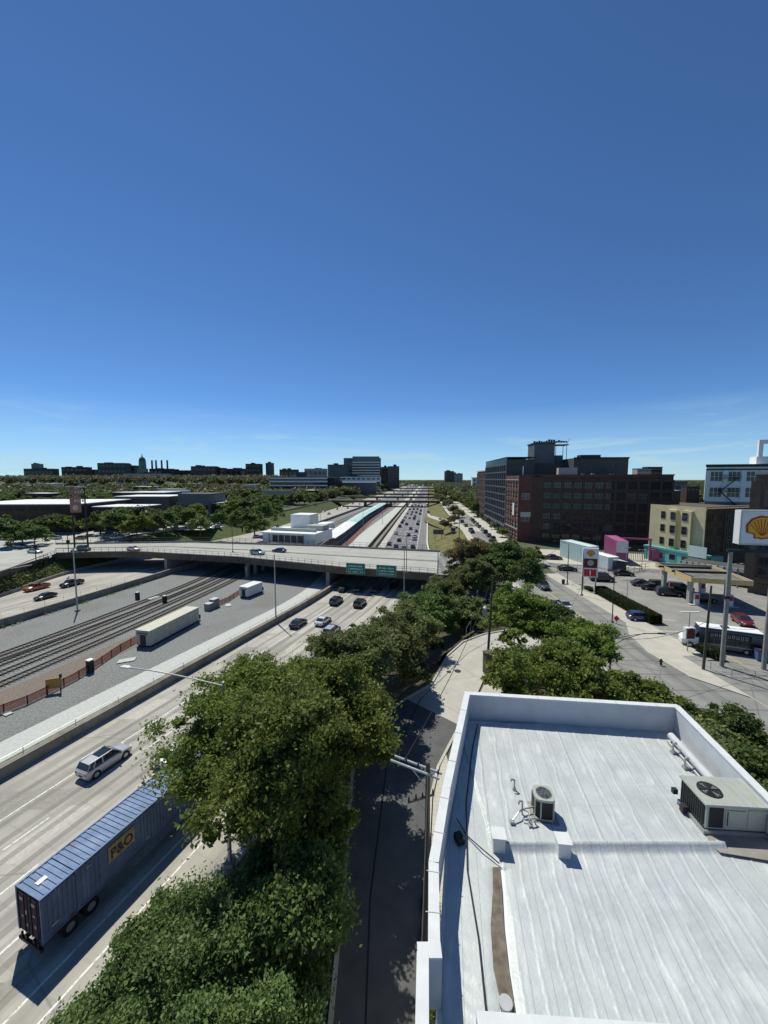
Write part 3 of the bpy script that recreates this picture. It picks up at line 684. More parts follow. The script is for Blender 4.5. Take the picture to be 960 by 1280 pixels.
def white_building():
    X0 = (875-480)/480*136
    r = empty('white_factory_building', (X0, 134, 0), ANG-.02, 'tall white painted factory with dark cornice and a fire escape behind the yellow walk-up', 'building')
    W, D, H = 42, 25, 28.4
    mb = MB(); mb.poly([(0, 0), (W, 0), (W+29, D), (29, D)], 0, H); piers_f(mb, .4, 30.4, 16.5, H-1, 6, 2, 1.3, 1.1, .3)
    mb.build('wall', M['whitew'], r)
    bd = MB(); bd.box(-.3, W, -.6, -.002, H-.5, H+.4); bd.box(-.1, W, -.42, -.302, H-1.6, H-1.1); bd.build('cornice', M['dsteel'], r)
    bd = MB(); bd.box(-.1, W, -.45, -.301, 14.6, 16.0); bd.box(-.1, W, -.42, -.003, 9.4, 9.8); bd.build('string_course', M['green'], r)
    facade(r, 'f', .4, 30.4, 16.5, H-1, 6, 2, 3.4, 3.3, 3, 2, M['white'], [M['glass']], -.01)
    fe = MB()
    for z in (9.5, 14.5, 19.5, 24.0):
        fe.box(3.4, 9.2, -1.6, -.45, z, z+.12)
        for k in range(13): fe.tube((3.4+k*.48, -1.6, z), (3.4+k*.48, -1.6, z+1.1), .04, n=4)
        fe.tube((3.4, -1.6, z+1.1), (9.2, -1.6, z+1.1), .05, n=4)
    for z, s in ((9.6, 1), (14.6, -1), (19.6, 1)):
        a = 6.3-s*2.4; c = 6.3+s*2.4
        for dy in (-1.45, -.8): fe.tube((a, dy, z), (c, dy, z+4.9), .09, n=4)
    fe.build('fire_escape', M['dsteel'], r)
    pn = MB()
    for k in range(6): pn.box(1.0+k*5, 4.2+k*5, -.1, -.003, 10.4, 13.6); pn.box(1.0+k*5, 4.2+k*5, -.1, -.003, 5, 8.8)
    pn.build('bricked_window', M['white'], r)
    hd = MB(); hd.box(14.5, 23, 2, 6, H, H+3); hd.box(15.0, 16.2, 2.2, 3.2, H+3, H+8.6); hd.box(21.4, 31, 2.1, 8, H+.01, H+9); hd.box(16.2, 21.4, 2.2, 3.2, H+7.2, H+8.6)
    hd.build('roof_hood', M['whitew'], r)
white_building()
def right_brick():
    r = empty('brown_brick_building', (76.6, 79.2, 0), R(-46), 'tall brown brick corner building behind the large fuel sign at the right edge', 'building')
    mb = MB(); mb.box(0, 25, 0, 20, 0, 24.8); piers_f(mb, 0, 25, 3, 23.5, 6, 1, 1.5, 1.2, .3); mb.build('wall', M['brickb'], r)
    facade(r, 'f', 0, 25, 1.5, 22.5, 6, 3, 1.7, 5.6, 2, 4, M['brickr'], [M['glass']], -.01)
    MB().box(-.3, 25.3, -.45, 20.3, 24.81, 25.4).build('coping', M['stone'], r)
right_brick()

# container yard, station shop
def container(name, p0, ang, l, wd, h, m, label, cat, group=None, z=0.03, white_end=None):
    r = empty(name, (p0[0], p0[1], z), ang, label, cat, group)
    mb = MB(); mb.box(0, l, 0, wd, .02, h)
    k = .2
    while k < l-.2: mb.box(k, k+.16, -.05, -.001, .15, h-.15); mb.box(k, k+.16, wd+.001, wd+.05, .15, h-.15); k += .34
    k = .2
    while k < wd-.2: mb.box(-.05, -.001, k, k+.16, .15, h-.15); k += .34
    mb.build('container_shell', m, r)
    c = MB()
    for x in (-.04, l-.14):
        for y in (-.06, wd-.12): c.box(x, x+.18, y, y+.18, 0, h+.02)
    c.box(-.04, l+.04, -.06, .1, h+.021, h+.1); c.box(-.04, l+.04, wd-.1, wd+.06, h+.021, h+.1)
    c.build('corner_frame', m, r)
    if white_end: MB().box(-.09, -.052, .2, wd-.2, .3, h-.3).build('end_panel', white_end, r)
    return r
p = P(712, 706); container('kiosk_container', (60.0, 106.2), R(100), 12, 3.4, 5.0, M['mint'], 'long pale mint container pavilion left of the pink ones', 'container'); container('kiosk_container', (61.0, 98.6), R(100), 7.2, 3.0, 3.6, M['whitew'], 'lower grey white container pavilion in front of the mint one', 'container')
c_ = container('shipping_container', (68.2, 106), R(74), 12, 2.9, 6.4, M['pink'], 'tall magenta container with pale end standing in front of the dark brick lofts', 'container', white_end=None)
MB().box(-.1, -.056, .0, 2.9, 3.2, 6.3).build('end_panel', M['whitew'], c_)
container('shipping_container', (78.0, 110), R(-17), 4.6, 3, 3.2, M['pink'], 'short pink container box right of the tall magenta one', 'container')
r = empty('entrance_frame', (71, 113, 0), ANG, 'thin pink steel portal frame between the two pink containers', 'frame')
fm = MB(); fm.box(0, 7.5, 0, .4, 6.0, 6.5); fm.build('beam', M['pink'], r)
for x in (6.9,): MB().box(x, x+.5, 0, .4, 0, 5.99).build('post', M['pink'], r)
pk_ = MB()
for k in range(14): pk_.box(.2+k*.47, .3+k*.47, .1, .2, .1, 4)
pk_.box(.1, 6.8, .08, .22, 4, 4.15); pk_.build('gate_bars', M['dsteel'], r)
r = empty('white_tent_kiosk', (62.6, 97.6, 0), R(95), 'small white and blue topped kiosk beside the price totem', 'kiosk')
MB().box(0, 5, 0, 3, 0, 2.4).build('wall', M['dgrey'], r)
MB().add([(-.2, -.2, 2.42), (5.2, -.2, 2.42), (5.2, 3.2, 3.0), (-.2, 3.2, 3.0), (-.2, -.2, 2.6), (5.2, -.2, 2.6), (5.2, 3.2, 3.2), (-.2, 3.2, 3.2)], [(0, 3, 2, 1), (4, 5, 6, 7), (0, 1, 5, 4), (1, 2, 6, 5), (2, 3, 7, 6), (3, 0, 4, 7)]).build('roof', M['mint'], r)

def pbld(name, label, p0, ang, w_, d_, h_, m, roofm=None, cols=0, rows=0, ww=1.6, wh=1.2, cat='building', group=None, gm=None, extra=None, side=None, z=0):
    r = empty(name, (p0[0], p0[1], z), ang, label, cat, group)
    MB().box(0, w_, 0, d_, 0, h_).build('wall', m, r)
    if roofm: MB().box(-.3, w_+.3, -.3, d_+.3, h_+.01, h_+.35).build('roof', roofm, r)
    if cols: facade(r, 'f', 0, w_, .8, h_, cols, rows, ww, wh, 1, 1, M['dsteel'], gm or [M['glass']], -.01, 60)
    if side: facade(r, 'r' if side > 0 else 'l', 0, d_, .8, h_, max(1, int(cols*d_/w_)), rows, ww, wh, 1, 1, M['dsteel'], gm or [M['glass']], (w_+.01) if side > 0 else -.01, 40)
    if extra:
        e = MB()
        for q in extra: e.box(*q)
        e.build('roof_structure', M['acm'], r)
    return r
def at(px, y): return (px-480)/FPX*(y*math.cos(TH)+max(0, 0))
# store behind the pumps
r = pbld('car_wash_building', 'low grey service building with a toothed white parapet behind the fuel canopy', (72.5, 92), R(-52), 15, 6, 3.6, M['dgrey'], M['dgrey'], 3, 1, 2.2, 1.8)
tt = MB()
for k in range(13): tt.box(.1+k*1.15, .85+k*1.15, -.45, -.31, 3.3, 4.1)
tt.build('parapet_teeth', M['white'], r)

# low buildings at the left
def zof(py, y): return CAMH-(py-598)*y/480
pbld('school_building', 'low dark brick school with a flat white roof at the left edge', (-190, 168), R(3), 53, 40, zof(631, 165)-.3, M['brick'], M['white'], 10, 3, 3, 1.4, side=1)
pbld('low_building', 'low dark flat roofed wing behind the trees right of the red pole sign', (-134, 176), R(-3), 22, 16, zof(634, 176), M['brick'], M['white'], 4, 2, 2, 2)
pbld('low_building', 'flat roofed dark hall with white roof edge standing behind the low wing', (-150, 214), R(0), 30, 22, zof(621, 214), M['dgrey'], M['white'], 0, 0)
pbld('low_building', 'small glazed roof penthouse hall between the flat roofed halls', (-116, 216), R(-2), 18, 20, zof(618, 216), M['dblue'], M['dgrey'], 5, 1, 2, 2)
pbld('low_building', 'dark long clerestory hall with pale roof farthest back of the low group', (at(150, 245), 245), R(-3), 28, 20, zof(615, 245)-.5, M['dgrey'], M['white'], 0, 0)
pbld('low_building', 'brown brick hall with white roof units left of the upper parking lot', (at(196, 215), 222), R(-6), 32, 20, zof(629, 215)-.4, M['brick'], M['white'], 6, 2, 2, 1.2, extra=[(8, 12, 4, 8, zof(629, 215), zof(629, 215)+1.5), (18, 21, 4, 8, zof(629, 215), zof(629, 215)+1.2)])
# transit station house on the rear edge of the overpass
SA = R(-16)
r = empty('transit_station', (-46.0, 144.5, -.2), SA, 'low white transit station house with glass front beyond the overpass', 'building')
MB().box(0, 21.5, 0, 16, 0, 3.6).build('wall', M['whitew'], r)
MB().box(-.4, 22, -.9, 16.3, 3.61, 4.1).build('roof', M['white'], r)
facade(r, 'f', 4, 17, .3, 3.2, 5, 1, 2.1, 2.5, 2, 1, M['dsteel'], [M['glass'], M['pane']], -.01)
q = MB(); q.box(1, 20, 4, 5, 4.12, 5.2); q.box(14, 21, 8, 14, 4.12, 6.0); q.build('roof_units', M['acm'], r)
MB().box(4.5, 13, 13, 21, 4.12, 9.6).build('elevator_tower', M['white'], r)
dr = MB(); dr.box(3.4, 3.6, -1.4, -1.2, 0, 3.6); dr.box(17.6, 17.8, -1.4, -1.2, 0, 3.6); dr.build('porch_post', M['dsteel'], r)
for k in (-44, -22.6): pass
# ramp house walking down to the platform
def yline(f, y0, y1, st): return [(f(y), y) for y in np.arange(y0, y1, st)]
PLX = lambda y: TKR(y)-9.5 + .0*y
r = empty('station_walkway', (0, 0, 0), 0, 'long white enclosed ramp leading from the station house down to the platform', 'walkway')
v = []; k = 0; mb = MB()
ys2 = [150, 165, 180, 200, 215]
for y0, y1 in zip(ys2, ys2[1:]):
    def zt(y): return float(np.interp(y, [150, 215], [3.3, -.6]))
    a0, a1 = TKR(y0)-17.5, TKR(y1)-17.5
    mb.add([(a0, y0, HB), (a0+6, y0, HB), (a1+6, y1, HB), (a1, y1, HB), (a0, y0, zt(y0)), (a0+6, y0, zt(y0)), (a1+6, y1, zt(y1)), (a1, y1, zt(y1))],
           [(0, 3, 2, 1), (4, 5, 6, 7), (0, 1, 5, 4), (1, 2, 6, 5), (2, 3, 7, 6), (3, 0, 4, 7)])
mb.build('wall', M['whitew'], r)
mb = MB()
for y0, y1 in zip(ys2, ys2[1:]):
    a0, a1 = TKR(y0)-17.8, TKR(y1)-17.8; 
    mb.add([(a0, y0, zt(y0)+.02), (a0+6.6, y0, zt(y0)+.02), (a1+6.6, y1, zt(y1)+.02), (a1, y1, zt(y1)+.02), (a0, y0, zt(y0)+.3), (a0+6.6, y0, zt(y0)+.3), (a1+6.6, y1, zt(y1)+.3), (a1, y1, zt(y1)+.3)],
           [(0, 3, 2, 1), (4, 5, 6, 7), (0, 1, 5, 4), (1, 2, 6, 5), (2, 3, 7, 6), (3, 0, 4, 7)])
mb.build('roof', M['white'], r)
def canopy(y0, y1, label, m, off=0, wd=7.5):
    r = empty('platform_canopy', (0, 0, 0), 0, label, 'platform canopy')
    ys = list(np.arange(y0, y1, 20)); rf = MB(); pl = MB()
    for a, c in zip(ys, ys[1:]):
        xa, xc = TKR(a)-8+off, TKR(c)-8+off
        rf.add([(xa, a, -1.9), (xa+wd/2, a, -1.4), (xa+wd, a, -1.9), (xc, c, -1.9), (xc+wd/2, c, -1.4), (xc+wd, c, -1.9),
                (xa, a, -2.2), (xa+wd, a, -2.2), (xc, c, -2.2), (xc+wd, c, -2.2)], [(0, 1, 4, 3), (1, 2, 5, 4), (0, 3, 8, 6), (2, 7, 9, 5), (6, 8, 9, 7), (0, 6, 7, 2, 1), (3, 4, 5, 9, 8)])
        pl.add([(xa+.6, a, HB), (xa+wd-.6, a, HB), (xc+wd-.6, c, HB), (xc+.6, c, HB), (xa+.6, a, HB+1.1), (xa+wd-.6, a, HB+1.1), (xc+wd-.6, c, HB+1.1), (xc+.6, c, HB+1.1)],
               [(0, 3, 2, 1), (4, 5, 6, 7), (0, 1, 5, 4), (1, 2, 6, 5), (2, 3, 7, 6), (3, 0, 4, 7)])
    rf.build('roof', m, r); pl.build('platform', M['conc'], r)
    cm = MB().box(-.15, .15, -.15, .15, 0, 2.7).mesh('column', M['dsteel'])
    for y in list(np.arange(y0+5, y1-15, 12))[:60]: link('column', cm, r, (TKR(y)-8+off+wd/2, y, HB+1.1))
canopy(166, 228, 'white near end of the roof over the transit platform', M['white'])
canopy(226, 460, 'long pale green roof over the transit platform between the tracks', M['tealroof'])
# reddish track beside platform
struct('reddish_track_bed', ribbon(lambda y: TKR(y)+.4, lambda y: TKR(y)+4.2, HB+.02, HB+.02, [y for y in YS if 150 <= y <= 500]), mat('rusty_ballast', (.16, .085, .075), .95, var=.3, scale=2))

# far overpasses
for y, lab in ((412, 'far road overpass, nearest of the distant ones beyond the platform'), (505, 'far road overpass, second of the distant ones'), (760, 'far road overpass near the vanishing point of the freeway'), (600, 'third far overpass on the way to the vanishing point'), (950, 'fifth far overpass on the way to the vanishing point'), (1250, 'farthest visible overpass across the freeway')):
    r = empty('far_overpass', (0, y, 0), R(-6), lab, 'bridge', 'distant overpasses')
    x0, x1 = WLL(y)-10, SRT(y)+10
    MB().box(x0, x1, -8, 8, -1.3, .4).build('deck', M['conc'], r)
    MB().box(x0, x1, -8.3, -8.01, -1.5, 1.0).build('parapet', M['dconc'], r)
    q = MB()
    for x in (EBR(y), TKR(y)+3, WBL(y), WBR(y)+1): q.box(x-.5, x+.5, -7, 7, HB, -1.31)
    q.build('piers', M['dconc'], r)

hl = MB(); ny = 24; nx_ = 40
hy = lambda x, y: 15*min(1, max(0, (y-480)/700))*min(1, max(0, (-x-60-.02*y)/180))
vs = [(-3200+3100*i/nx_, 470+2900*j/ny, hy(-3200+3100*i/nx_, 470+2900*j/ny)+.3) for j in range(ny+1) for i in range(nx_+1)]
hl.add(vs, [(j*(nx_+1)+i, j*(nx_+1)+i+1, (j+1)*(nx_+1)+i+1, (j+1)*(nx_+1)+i) for j in range(ny) for i in range(nx_)]); struct('hills', hl, M['ground'])
# ------------------------------------------------------------------ skyline
SK = [
 # px0,px1,ytop,dist,material,label, cols,rows
 (32, 68, 586, 1500, 'dgrey', 'wide low grey block at the left of the skyline', 8, 2),
 (42, 52, 580, 1600, 'glassb', 'small glassy blue tower left of the skyline', 3, 3),
 (79, 110, 584, 1500, 'brick', 'dark brown long block left of the domed tower on the skyline', 6, 3),
 (108, 120, 587, 1550, 'dgrey', 'small dark block joined to the long brown one on the skyline', 2, 2),
 (124, 158, 579, 1300, 'dgrey', 'stepped dark hospital block just left of the domed tower', 7, 4),
 (150, 170, 582, 1350, 'dgrey', 'lower wing of the dark hospital block by the domed tower', 4, 3),
 (155, 207, 592, 1150, 'stone', 'pale stone low hall below the domed tower', 8, 1),
 (188, 215, 586, 1500, 'brick', 'dark power plant hall under the four chimneys', 5, 2),
 (212, 240, 588, 1600, 'brick', 'low brown block right of the four chimneys', 5, 2),
 (240, 270, 583, 1400, 'dgrey', 'dark wide block with roof bumps in the middle of the left skyline', 6, 3),
 (266, 281, 585, 1420, 'brick', 'brown annex of the dark wide skyline block', 3, 3),
 (284, 308, 586, 1500, 'dgrey', 'low dark block between two skyline blocks', 4, 2),
 (308, 326, 580, 1300, 'brick', 'square brown tower standing above the trees on the skyline', 5, 5),
 (333, 342, 579, 1350, 'dblue', 'slim blue grey tower on the skyline', 3, 6),
 (350, 372, 587, 1400, 'dgrey', 'low grey roofline block left of the glass terrace building', 4, 2),
 (381, 408, 586, 1200, 'stone', 'tan low block with dark roof left of the hospital cluster', 5, 2),
 (410, 435, 581, 900, 'dblue', 'dark blue slab tower at the left of the hospital cluster', 7, 9),
 (430, 476, 573, 960, 'dblue', 'tall pale blue glass hospital tower with stepped top', 8, 8),
 (427, 476, 596, 860, 'whitew', 'white striped hospital podium in front of the glass tower', 8, 3),
 (476, 487, 584, 1000, 'brick', 'reddish tower right of the glass hospital tower', 3, 7),
 (485, 499, 583, 960, 'dgrey', 'dark brown tower right of the reddish one', 4, 8),
 (556, 567, 589, 1500, 'dgrey', 'dark housing tower left of a paler twin beyond the trees', 3, 6),
 (566, 578, 592, 1550, 'stone', 'pale housing tower right of its dark neighbour beyond the trees', 3, 5),
 (590, 600, 597, 700, 'whitew', 'small white block at the end of the street behind the trees', 2, 3),
 (795, 812, 586, 420, 'stone', 'pale brown apartment tower above the right end of the lofts', 5, 8),
 (808, 826, 584, 440, 'brick', 'dark brown apartment tower above the right end of the lofts', 5, 8),
 (843, 858, 602, 400, 'dblue', 'bluish low block on the right skyline', 3, 3),
 (858, 874, 608, 380, 'brick', 'brown block on the right skyline beside the white factory', 3, 2),
]
for i, (a, c, yt, d, m, lab, nc, nr) in enumerate(SK):
    x0, x1 = (a-480)/480*d, (c-480)/480*d; h = zof(yt, d); wd = x1-x0
    r = pbld('city_building', lab, (x0, d), 0, wd, wd*.6 if wd < 60 else 30, h, M[m] if m != 'glassb' else M['glassb'], M['dgrey'], nc, nr, wd/nc*.7, h/nr*.38, gm=[M['glassb'], M['glass']] if m in ('whitew', 'stone', 'dblue') else [M['glass']], group='distant skyline buildings')
    rr = random.Random(i)
    if wd > 20:
        e = MB()
        for k in range(2): xx = rr.uniform(.1, .6)*wd; e.box(xx, xx+wd*.2, 4, 12, h+.36, h+rr.uniform(2, 5))
        e.build('roof_structure', M['dgrey'], r)
d = 955; r = empty('city_building', (at(441, d), d-6, 0), 0, 'pale curved glass crown block on top of the hospital cluster', 'building', 'distant skyline buildings')
MB().box(0, 66, 0, 30, 60, zof(571, d)).build('wall', M['glassb'], r)
bb = MB()
for k in range(6): bb.box(-1, 67, -1, -.01, 30+k*6.5, 31.8+k*6.5)
bb.build('white_band', M['whitew'], r)
# low long hospital with white stripes
d = 560
r = empty('terrace_building', (at(338, d), d, 0), R(-2), 'long low building with white horizontal stripes and dark glass above the trees', 'building')
W_ = at(409, d)-at(338, d)
MB().box(0, W_, 0, 30, 0, zof(596, d)).build('wall', M['glass'], r)
q = MB()
for yy in (597, 601, 606): q.box(-1, W_+1, -1.2, -.01, zof(yy+1.6, d), zof(yy, d))
q.build('white_band', M['whitew'], r)
MB().box(W_*.45, W_*.6, 3, 15, zof(596, d)+.01, zof(590, d)).build('roof_structure', M['dgrey'], r)
d = 600
pbld('podium_building', 'pale grey striped low block below the blue slab tower', (at(427, d), d), 0, at(470, d)-at(427, d), 25, zof(603, d), M['dblue'], M['whitew'], 8, 3, 4, 1.4, gm=[M['glassb']])
pbld('podium_building', 'dark cube block between the terrace building and the striped podium', (at(409, d), d+4), 0, at(425, d)-at(409, d), 25, zof(597, d), M['dgrey'], M['whitew'], 4, 4, 3, 1.6, gm=[M['glass']])
# domed tower
d = 1250; h0 = zof(590, d)
r = empty('domed_tower', (at(179, d), d, 0), 0, 'slender domed church-like tower with spire rising above the skyline', 'tower')
mb = MB(); mb.box(-11, 11, -11, 11, 0, zof(586, d)); mb.tube((0, 0, zof(586, d)), (0, 0, zof(577, d)), 11, 10, 12)
mb.build('tower_shaft', M['green'], r)
mb = MB(); z0 = zof(577, d); rad = 10
for k in range(6):
    a0, a1 = k/6*math.pi/2, (k+1)/6*math.pi/2
    mb.tube((0, 0, z0+math.sin(a0)*15), (0, 0, z0+math.sin(a1)*15), rad*math.cos(a0), max(.4, rad*math.cos(a1)), 12)
mb.build('dome', M['dblue'], r)
MB().tube((0, 0, z0+14), (0, 0, zof(567, d)), 2.2, .3, 6).build('spire', M['dblue'], r)
for i, px in enumerate((191, 196, 203, 210)):
    d = 1600; MB().tube((0, 0, 0), (0, 0, zof(575.5, d)), 4.2, 3.2, 10).build('chimney', M['dgrey'], loc=(at(px, d), d, 0), label=['leftmost of the four tall chimneys on the skyline', 'second from the left of the four tall skyline chimneys', 'third from the left of the four tall skyline chimneys', 'rightmost of the four tall chimneys on the skyline'][i], cat='chimney', group='four power plant chimneys')

# ------------------------------------------------------------------ trees
def leaf_arrays(pos, size, rng, up=.35, jitter=.35):
    n = len(pos)
    nrm = rng.normal(size=(n, 3)); nrm[:, 2] += up*2
    nrm /= np.linalg.norm(nrm, axis=1)[:, None]
    a = rng.normal(size=(n, 3)); t = np.cross(nrm, a); t /= np.linalg.norm(t, axis=1)[:, None]+1e-9
    b = np.cross(nrm, t); s = size*(1+jitter*rng.normal(size=(n, 1))).clip(.4, 1.8)
    p = np.asarray(pos)
    c = np.stack([p-t*s*.62, p+b*s*.36+t*s*.08, p+t*s*.62, p-b*s*.36-t*s*.05], 1)
    return c.reshape(-1, 3)
def quad_mesh(name, verts, m):
    n = len(verts)//4; me = bpy.data.meshes.new(name)
    me.vertices.add(n*4); me.vertices.foreach_set('co', verts.astype(np.float32).ravel())
    me.loops.add(n*4); me.loops.foreach_set('vertex_index', np.arange(n*4, dtype=np.int32))
    me.polygons.add(n); me.polygons.foreach_set('loop_start', np.arange(0, n*4, 4, dtype=np.int32))
    me.polygons.foreach_set('loop_total', np.full(n, 4, dtype=np.int32)); me.materials.append(m)
    me.update(calc_edges=True); return me
TC = {}
def tree_meshes(seed, H, Rr, base, nclump, nleaf, ls, m, flat=.75, lean=0.0, csz=1.0):
    """one tree: trunk with limbs, and a crown of leaf clumps carried by the limbs"""
    key = (seed, H, Rr, base, nclump, nleaf, ls, m.name)
    if key in TC: return TC[key]
    rng = np.random.default_rng(seed); mb = MB()
    th = base+(H-base)*.15
    tr0 = .028*H
    # bent trunk
    pts = [Vector((0, 0, -.3))]
    for k in range(1, 4): pts.append(Vector((rng.normal()*.12*k+lean*k/3, rng.normal()*.12*k, th*k/3)))
    for k in range(3): mb.tube(pts[k], pts[k+1], tr0*(1-.17*k), tr0*(.83-.17*k), 8, cap=False)
    top = pts[-1]
    # lobes give the uneven outline
    nl = 15; lob = []
    for k in range(nl):
        a = 2*math.pi*k/nl*2.4+rng.normal()*.3; e = rng.uniform(-.1, 1.2)
        rr = Rr*rng.uniform(.4, .92)*math.cos(min(e, 1.3)); zz = base+(H-base)*(.30+.42*math.sin(e)*rng.uniform(.8, 1.1))
        lob.append((np.array([rr*math.cos(a), rr*math.sin(a), zz]), Rr*rng.uniform(.22, .42)))
    lob.append((np.array([0, 0, base+(H-base)*.66]), Rr*.42))
    cl = []; tries = 0
    while len(cl) < nclump and tries < nclump*30:
        tries += 1; c, r_ = lob[rng.integers(len(lob))]
        d = rng.normal(size=3); d /= np.linalg.norm(d); q = r_*(.45+.75*rng.random()**.8) if rng.random() > .12 else r_*rng.uniform(1.15, 1.5)
        p_ = c+d*np.array([q, q, q*flat])
        if p_[2] < base*.8 or p_[2] > H*1.02: continue
        cl.append(p_)
    cl = np.array(cl)
    # limbs: main ones to each lobe, twigs to clumps
    for c, r_ in lob:
        mid = Vector(c)*.5+top*.5+Vector((0, 0, -.06*H)); cv = Vector(c)
        mb.tube(top+Vector((0, 0, -.15)), mid, tr0*.42, tr0*.26, 6, cap=False); mb.tube(mid, cv, tr0*.26, tr0*.10, 5, cap=False)
    lc = np.array([l[0] for l in lob])
    for k in range(0, len(cl), 2):
        j = np.argmin(np.linalg.norm(lc-cl[k], axis=1)); mb.tube(Vector(lc[j]), Vector(cl[k]), tr0*.09, tr0*.03, 4, cap=False)
    sig = csz*(.14+.034*Rr)
    cs = rng.uniform(.5, 1.6, size=len(cl))
    pos = np.repeat(cl, nleaf, 0)+rng.normal(size=(len(cl)*nleaf, 3))*np.array([1, 1, .55])*sig*np.repeat(cs, nleaf)[:, None]
    lv = leaf_arrays(pos, ls, rng)
    wood = mb.mesh('trunk', M['bark']); leaf = quad_mesh('crown', lv, m)
    TC[key] = (wood, leaf); return TC[key]
def tree(x, y, z, label, spec, rz=0, s=1.0, group=None, sz=None, name='tree', cat='tree'):
    wood, leaf = tree_meshes(*spec)
    r = empty(name, (x, y, z), rz, label, cat, group); r.scale = (s, s, sz or s)
    link('trunk', wood, r); link('crown', leaf, r); return r
# big foreground trees on the bank between freeway and frontage road
def ns(H, Rr, base, nc, nf, ls, m, seed, flat=.75, lean=0, cs=1.0): return (seed, H, Rr, base, nc, nf, ls, m, flat, lean, cs)
LF, LD, LO, LW = M['leaf'], M['leafd'], M['leafo'], M['leafw']
bank = lambda x, y: HB*(1-(x-WBR(y))/(SRT(y)-WBR(y)))
TG = 'trees on the bank between freeway and frontage road'
for (x, y, H, Rr, bs, nc, nf, m, sd, lab, sc) in (
    (-8.3, 13.6, 9.6, 4.3, 2.6, 340, 560, M['leafn'], 11, 'large dark green tree nearest the camera in front of the blue container truck', .115),
    (-5.9, 20.8, 15.4, 4.7, 4.6, 270, 320, LF, 22, 'tall green tree on the bank just behind the nearest dark one', .16),
    (-9.6, 27.8, 16.6, 6.8, 4.0, 400, 380, LF, 12, 'tallest big green tree on the bank, overhanging the freeway lanes by the silver SUV', .17),
    (-6.2, 32.5, 12.4, 5.0, 3.6, 300, 360, LF, 13, 'broad green tree on the bank behind the tallest one', .19),
    (-4.1, 16.2, 8.4, 3.0, 1.6, 200, 420, LD, 23, 'low dark tree filling the bank between the nearest tree and the frontage road', .15),
    (-4.6, 27.0, 13.0, 4.2, 4.0, 240, 340, LF, 24, 'slim tall green tree on the bank closest to the frontage road', .17),
    (-5.0, 9.0, 8.5, 4.0, 2.4, 280, 520, M['leafn'], 14, 'dark green tree at the very bottom edge beside the frontage road', .105),
    (-6.4, 40.0, 10.0, 4.2, 3.0, 240, 320, LF, 15, 'green tree by the freeway wall whose crown reaches over the right lanes', .2),
    (-2.9, 35.5, 13.2, 5.2, 4.6, 280, 300, LO, 25, 'tall olive green tree whose crown shades the frontage road', .18),
    (-3.3, 24.5, 13.2, 3.9, 5.4, 180, 300, LF, 26, 'narrow green tree arching over the left kerb of the frontage road', .16),
    (-.2, 43.0, 11.5, 5.4, 3.0, 300, 300, LO, 16, 'olive tree on the bank behind the broad green one', .22),
    (3.0, 52.0, 10.5, 5.6, 2.6, 280, 260, LO, 17, 'olive toned tree on the bank beside the bend of the frontage road', .24),
    (-3.0, 53.0, 10.0, 4.4, 2.6, 220, 260, LD, 21, 'dark green tree at the foot of the bank below the overpass lanes', .24),
    (7.2, 61.0, 9.6, 5.0, 2.4, 240, 240, LD, 18, 'dark tree on the bank halfway between the road bend and the overpass', .26),
    (11.2, 70.5, 9.0, 5.0, 2.0, 240, 220, LO, 19, 'olive tree on the bank nearest the overpass signs', .28),
    (13.8, 63.0, 5.4, 3.4, 1.2, 130, 220, LO, 20, 'low olive shrubby tree just beyond the road bend', .24)):
    zb = min(0, bank(x, y)) if x < SRT(y) else 0.02
    tree(x, y, zb, lab, ns(H, Rr, bs, nc, nf, sc, m, sd), sd, 1, TG)
# trees at the corner and along the street
SG = 'trees between frontage road and street'
for (x, y, H, Rr, bs, nc, nf, m, sd, lab) in (
    (20.6, 83, 13.0, 6.2, 2.0, 220, 150, M['leafr'], 31, 'tall bronze green tree at the street corner by the right end of the overpass'),
    (24.6, 77, 12.6, 5.9, 2.2, 250, 150, LD, 32, 'wide dark green tree leaning over the street corner'),
    (17.5, 72, 10.0, 5.0, 1.6, 170, 150, LO, 33, 'olive tree in front of the bronze corner tree'),
    (18.6, 50.4, 9.6, 5.0, 3.0, 200, 150, LF, 34, 'yellowish green tree just right of the wooden pole with transformer'),
    (21.8, 48.6, 8.0, 3.9, 3.2, 180, 150, LD, 35, 'green tree spreading over the street right behind the pole with transformer'),
    (23.2, 43.0, 7.2, 3.6, 3.8, 110, 150, LF, 36, 'light airy green tree reaching over the street with a trunk showing'),
    (17.2, 36.5, 8.2, 5.6, 2.2, 240, 170, LF, 37, 'dense green tree directly behind the far parapet of the roof'),
    (23.0, 33.5, 5.6, 4.4, 1.6, 220, 170, LF, 38, 'low wide green tree behind the right corner of the roof parapet'),
    (26.8, 28.5, 5.2, 4.0, 1.4, 190, 170, LD, 39, 'dark green tree right of the roof corner beside the street'),
    (24.8, 23.0, 6.0, 4.2, 1.8, 200, 170, LD, 40, 'dark green tree at the right frame edge beside the roof parapet'),
    (23.6, 27.5, 5.6, 3.6, 1.8, 160, 160, LO, 41, 'small olive tree between the roof corner and the street')):
    tree(x, y, .02, lab, ns(H, Rr, bs, int(nc*1.25), int(nf*1.6), .22 if y < 60 else .28, m, sd), sd, 1, SG)
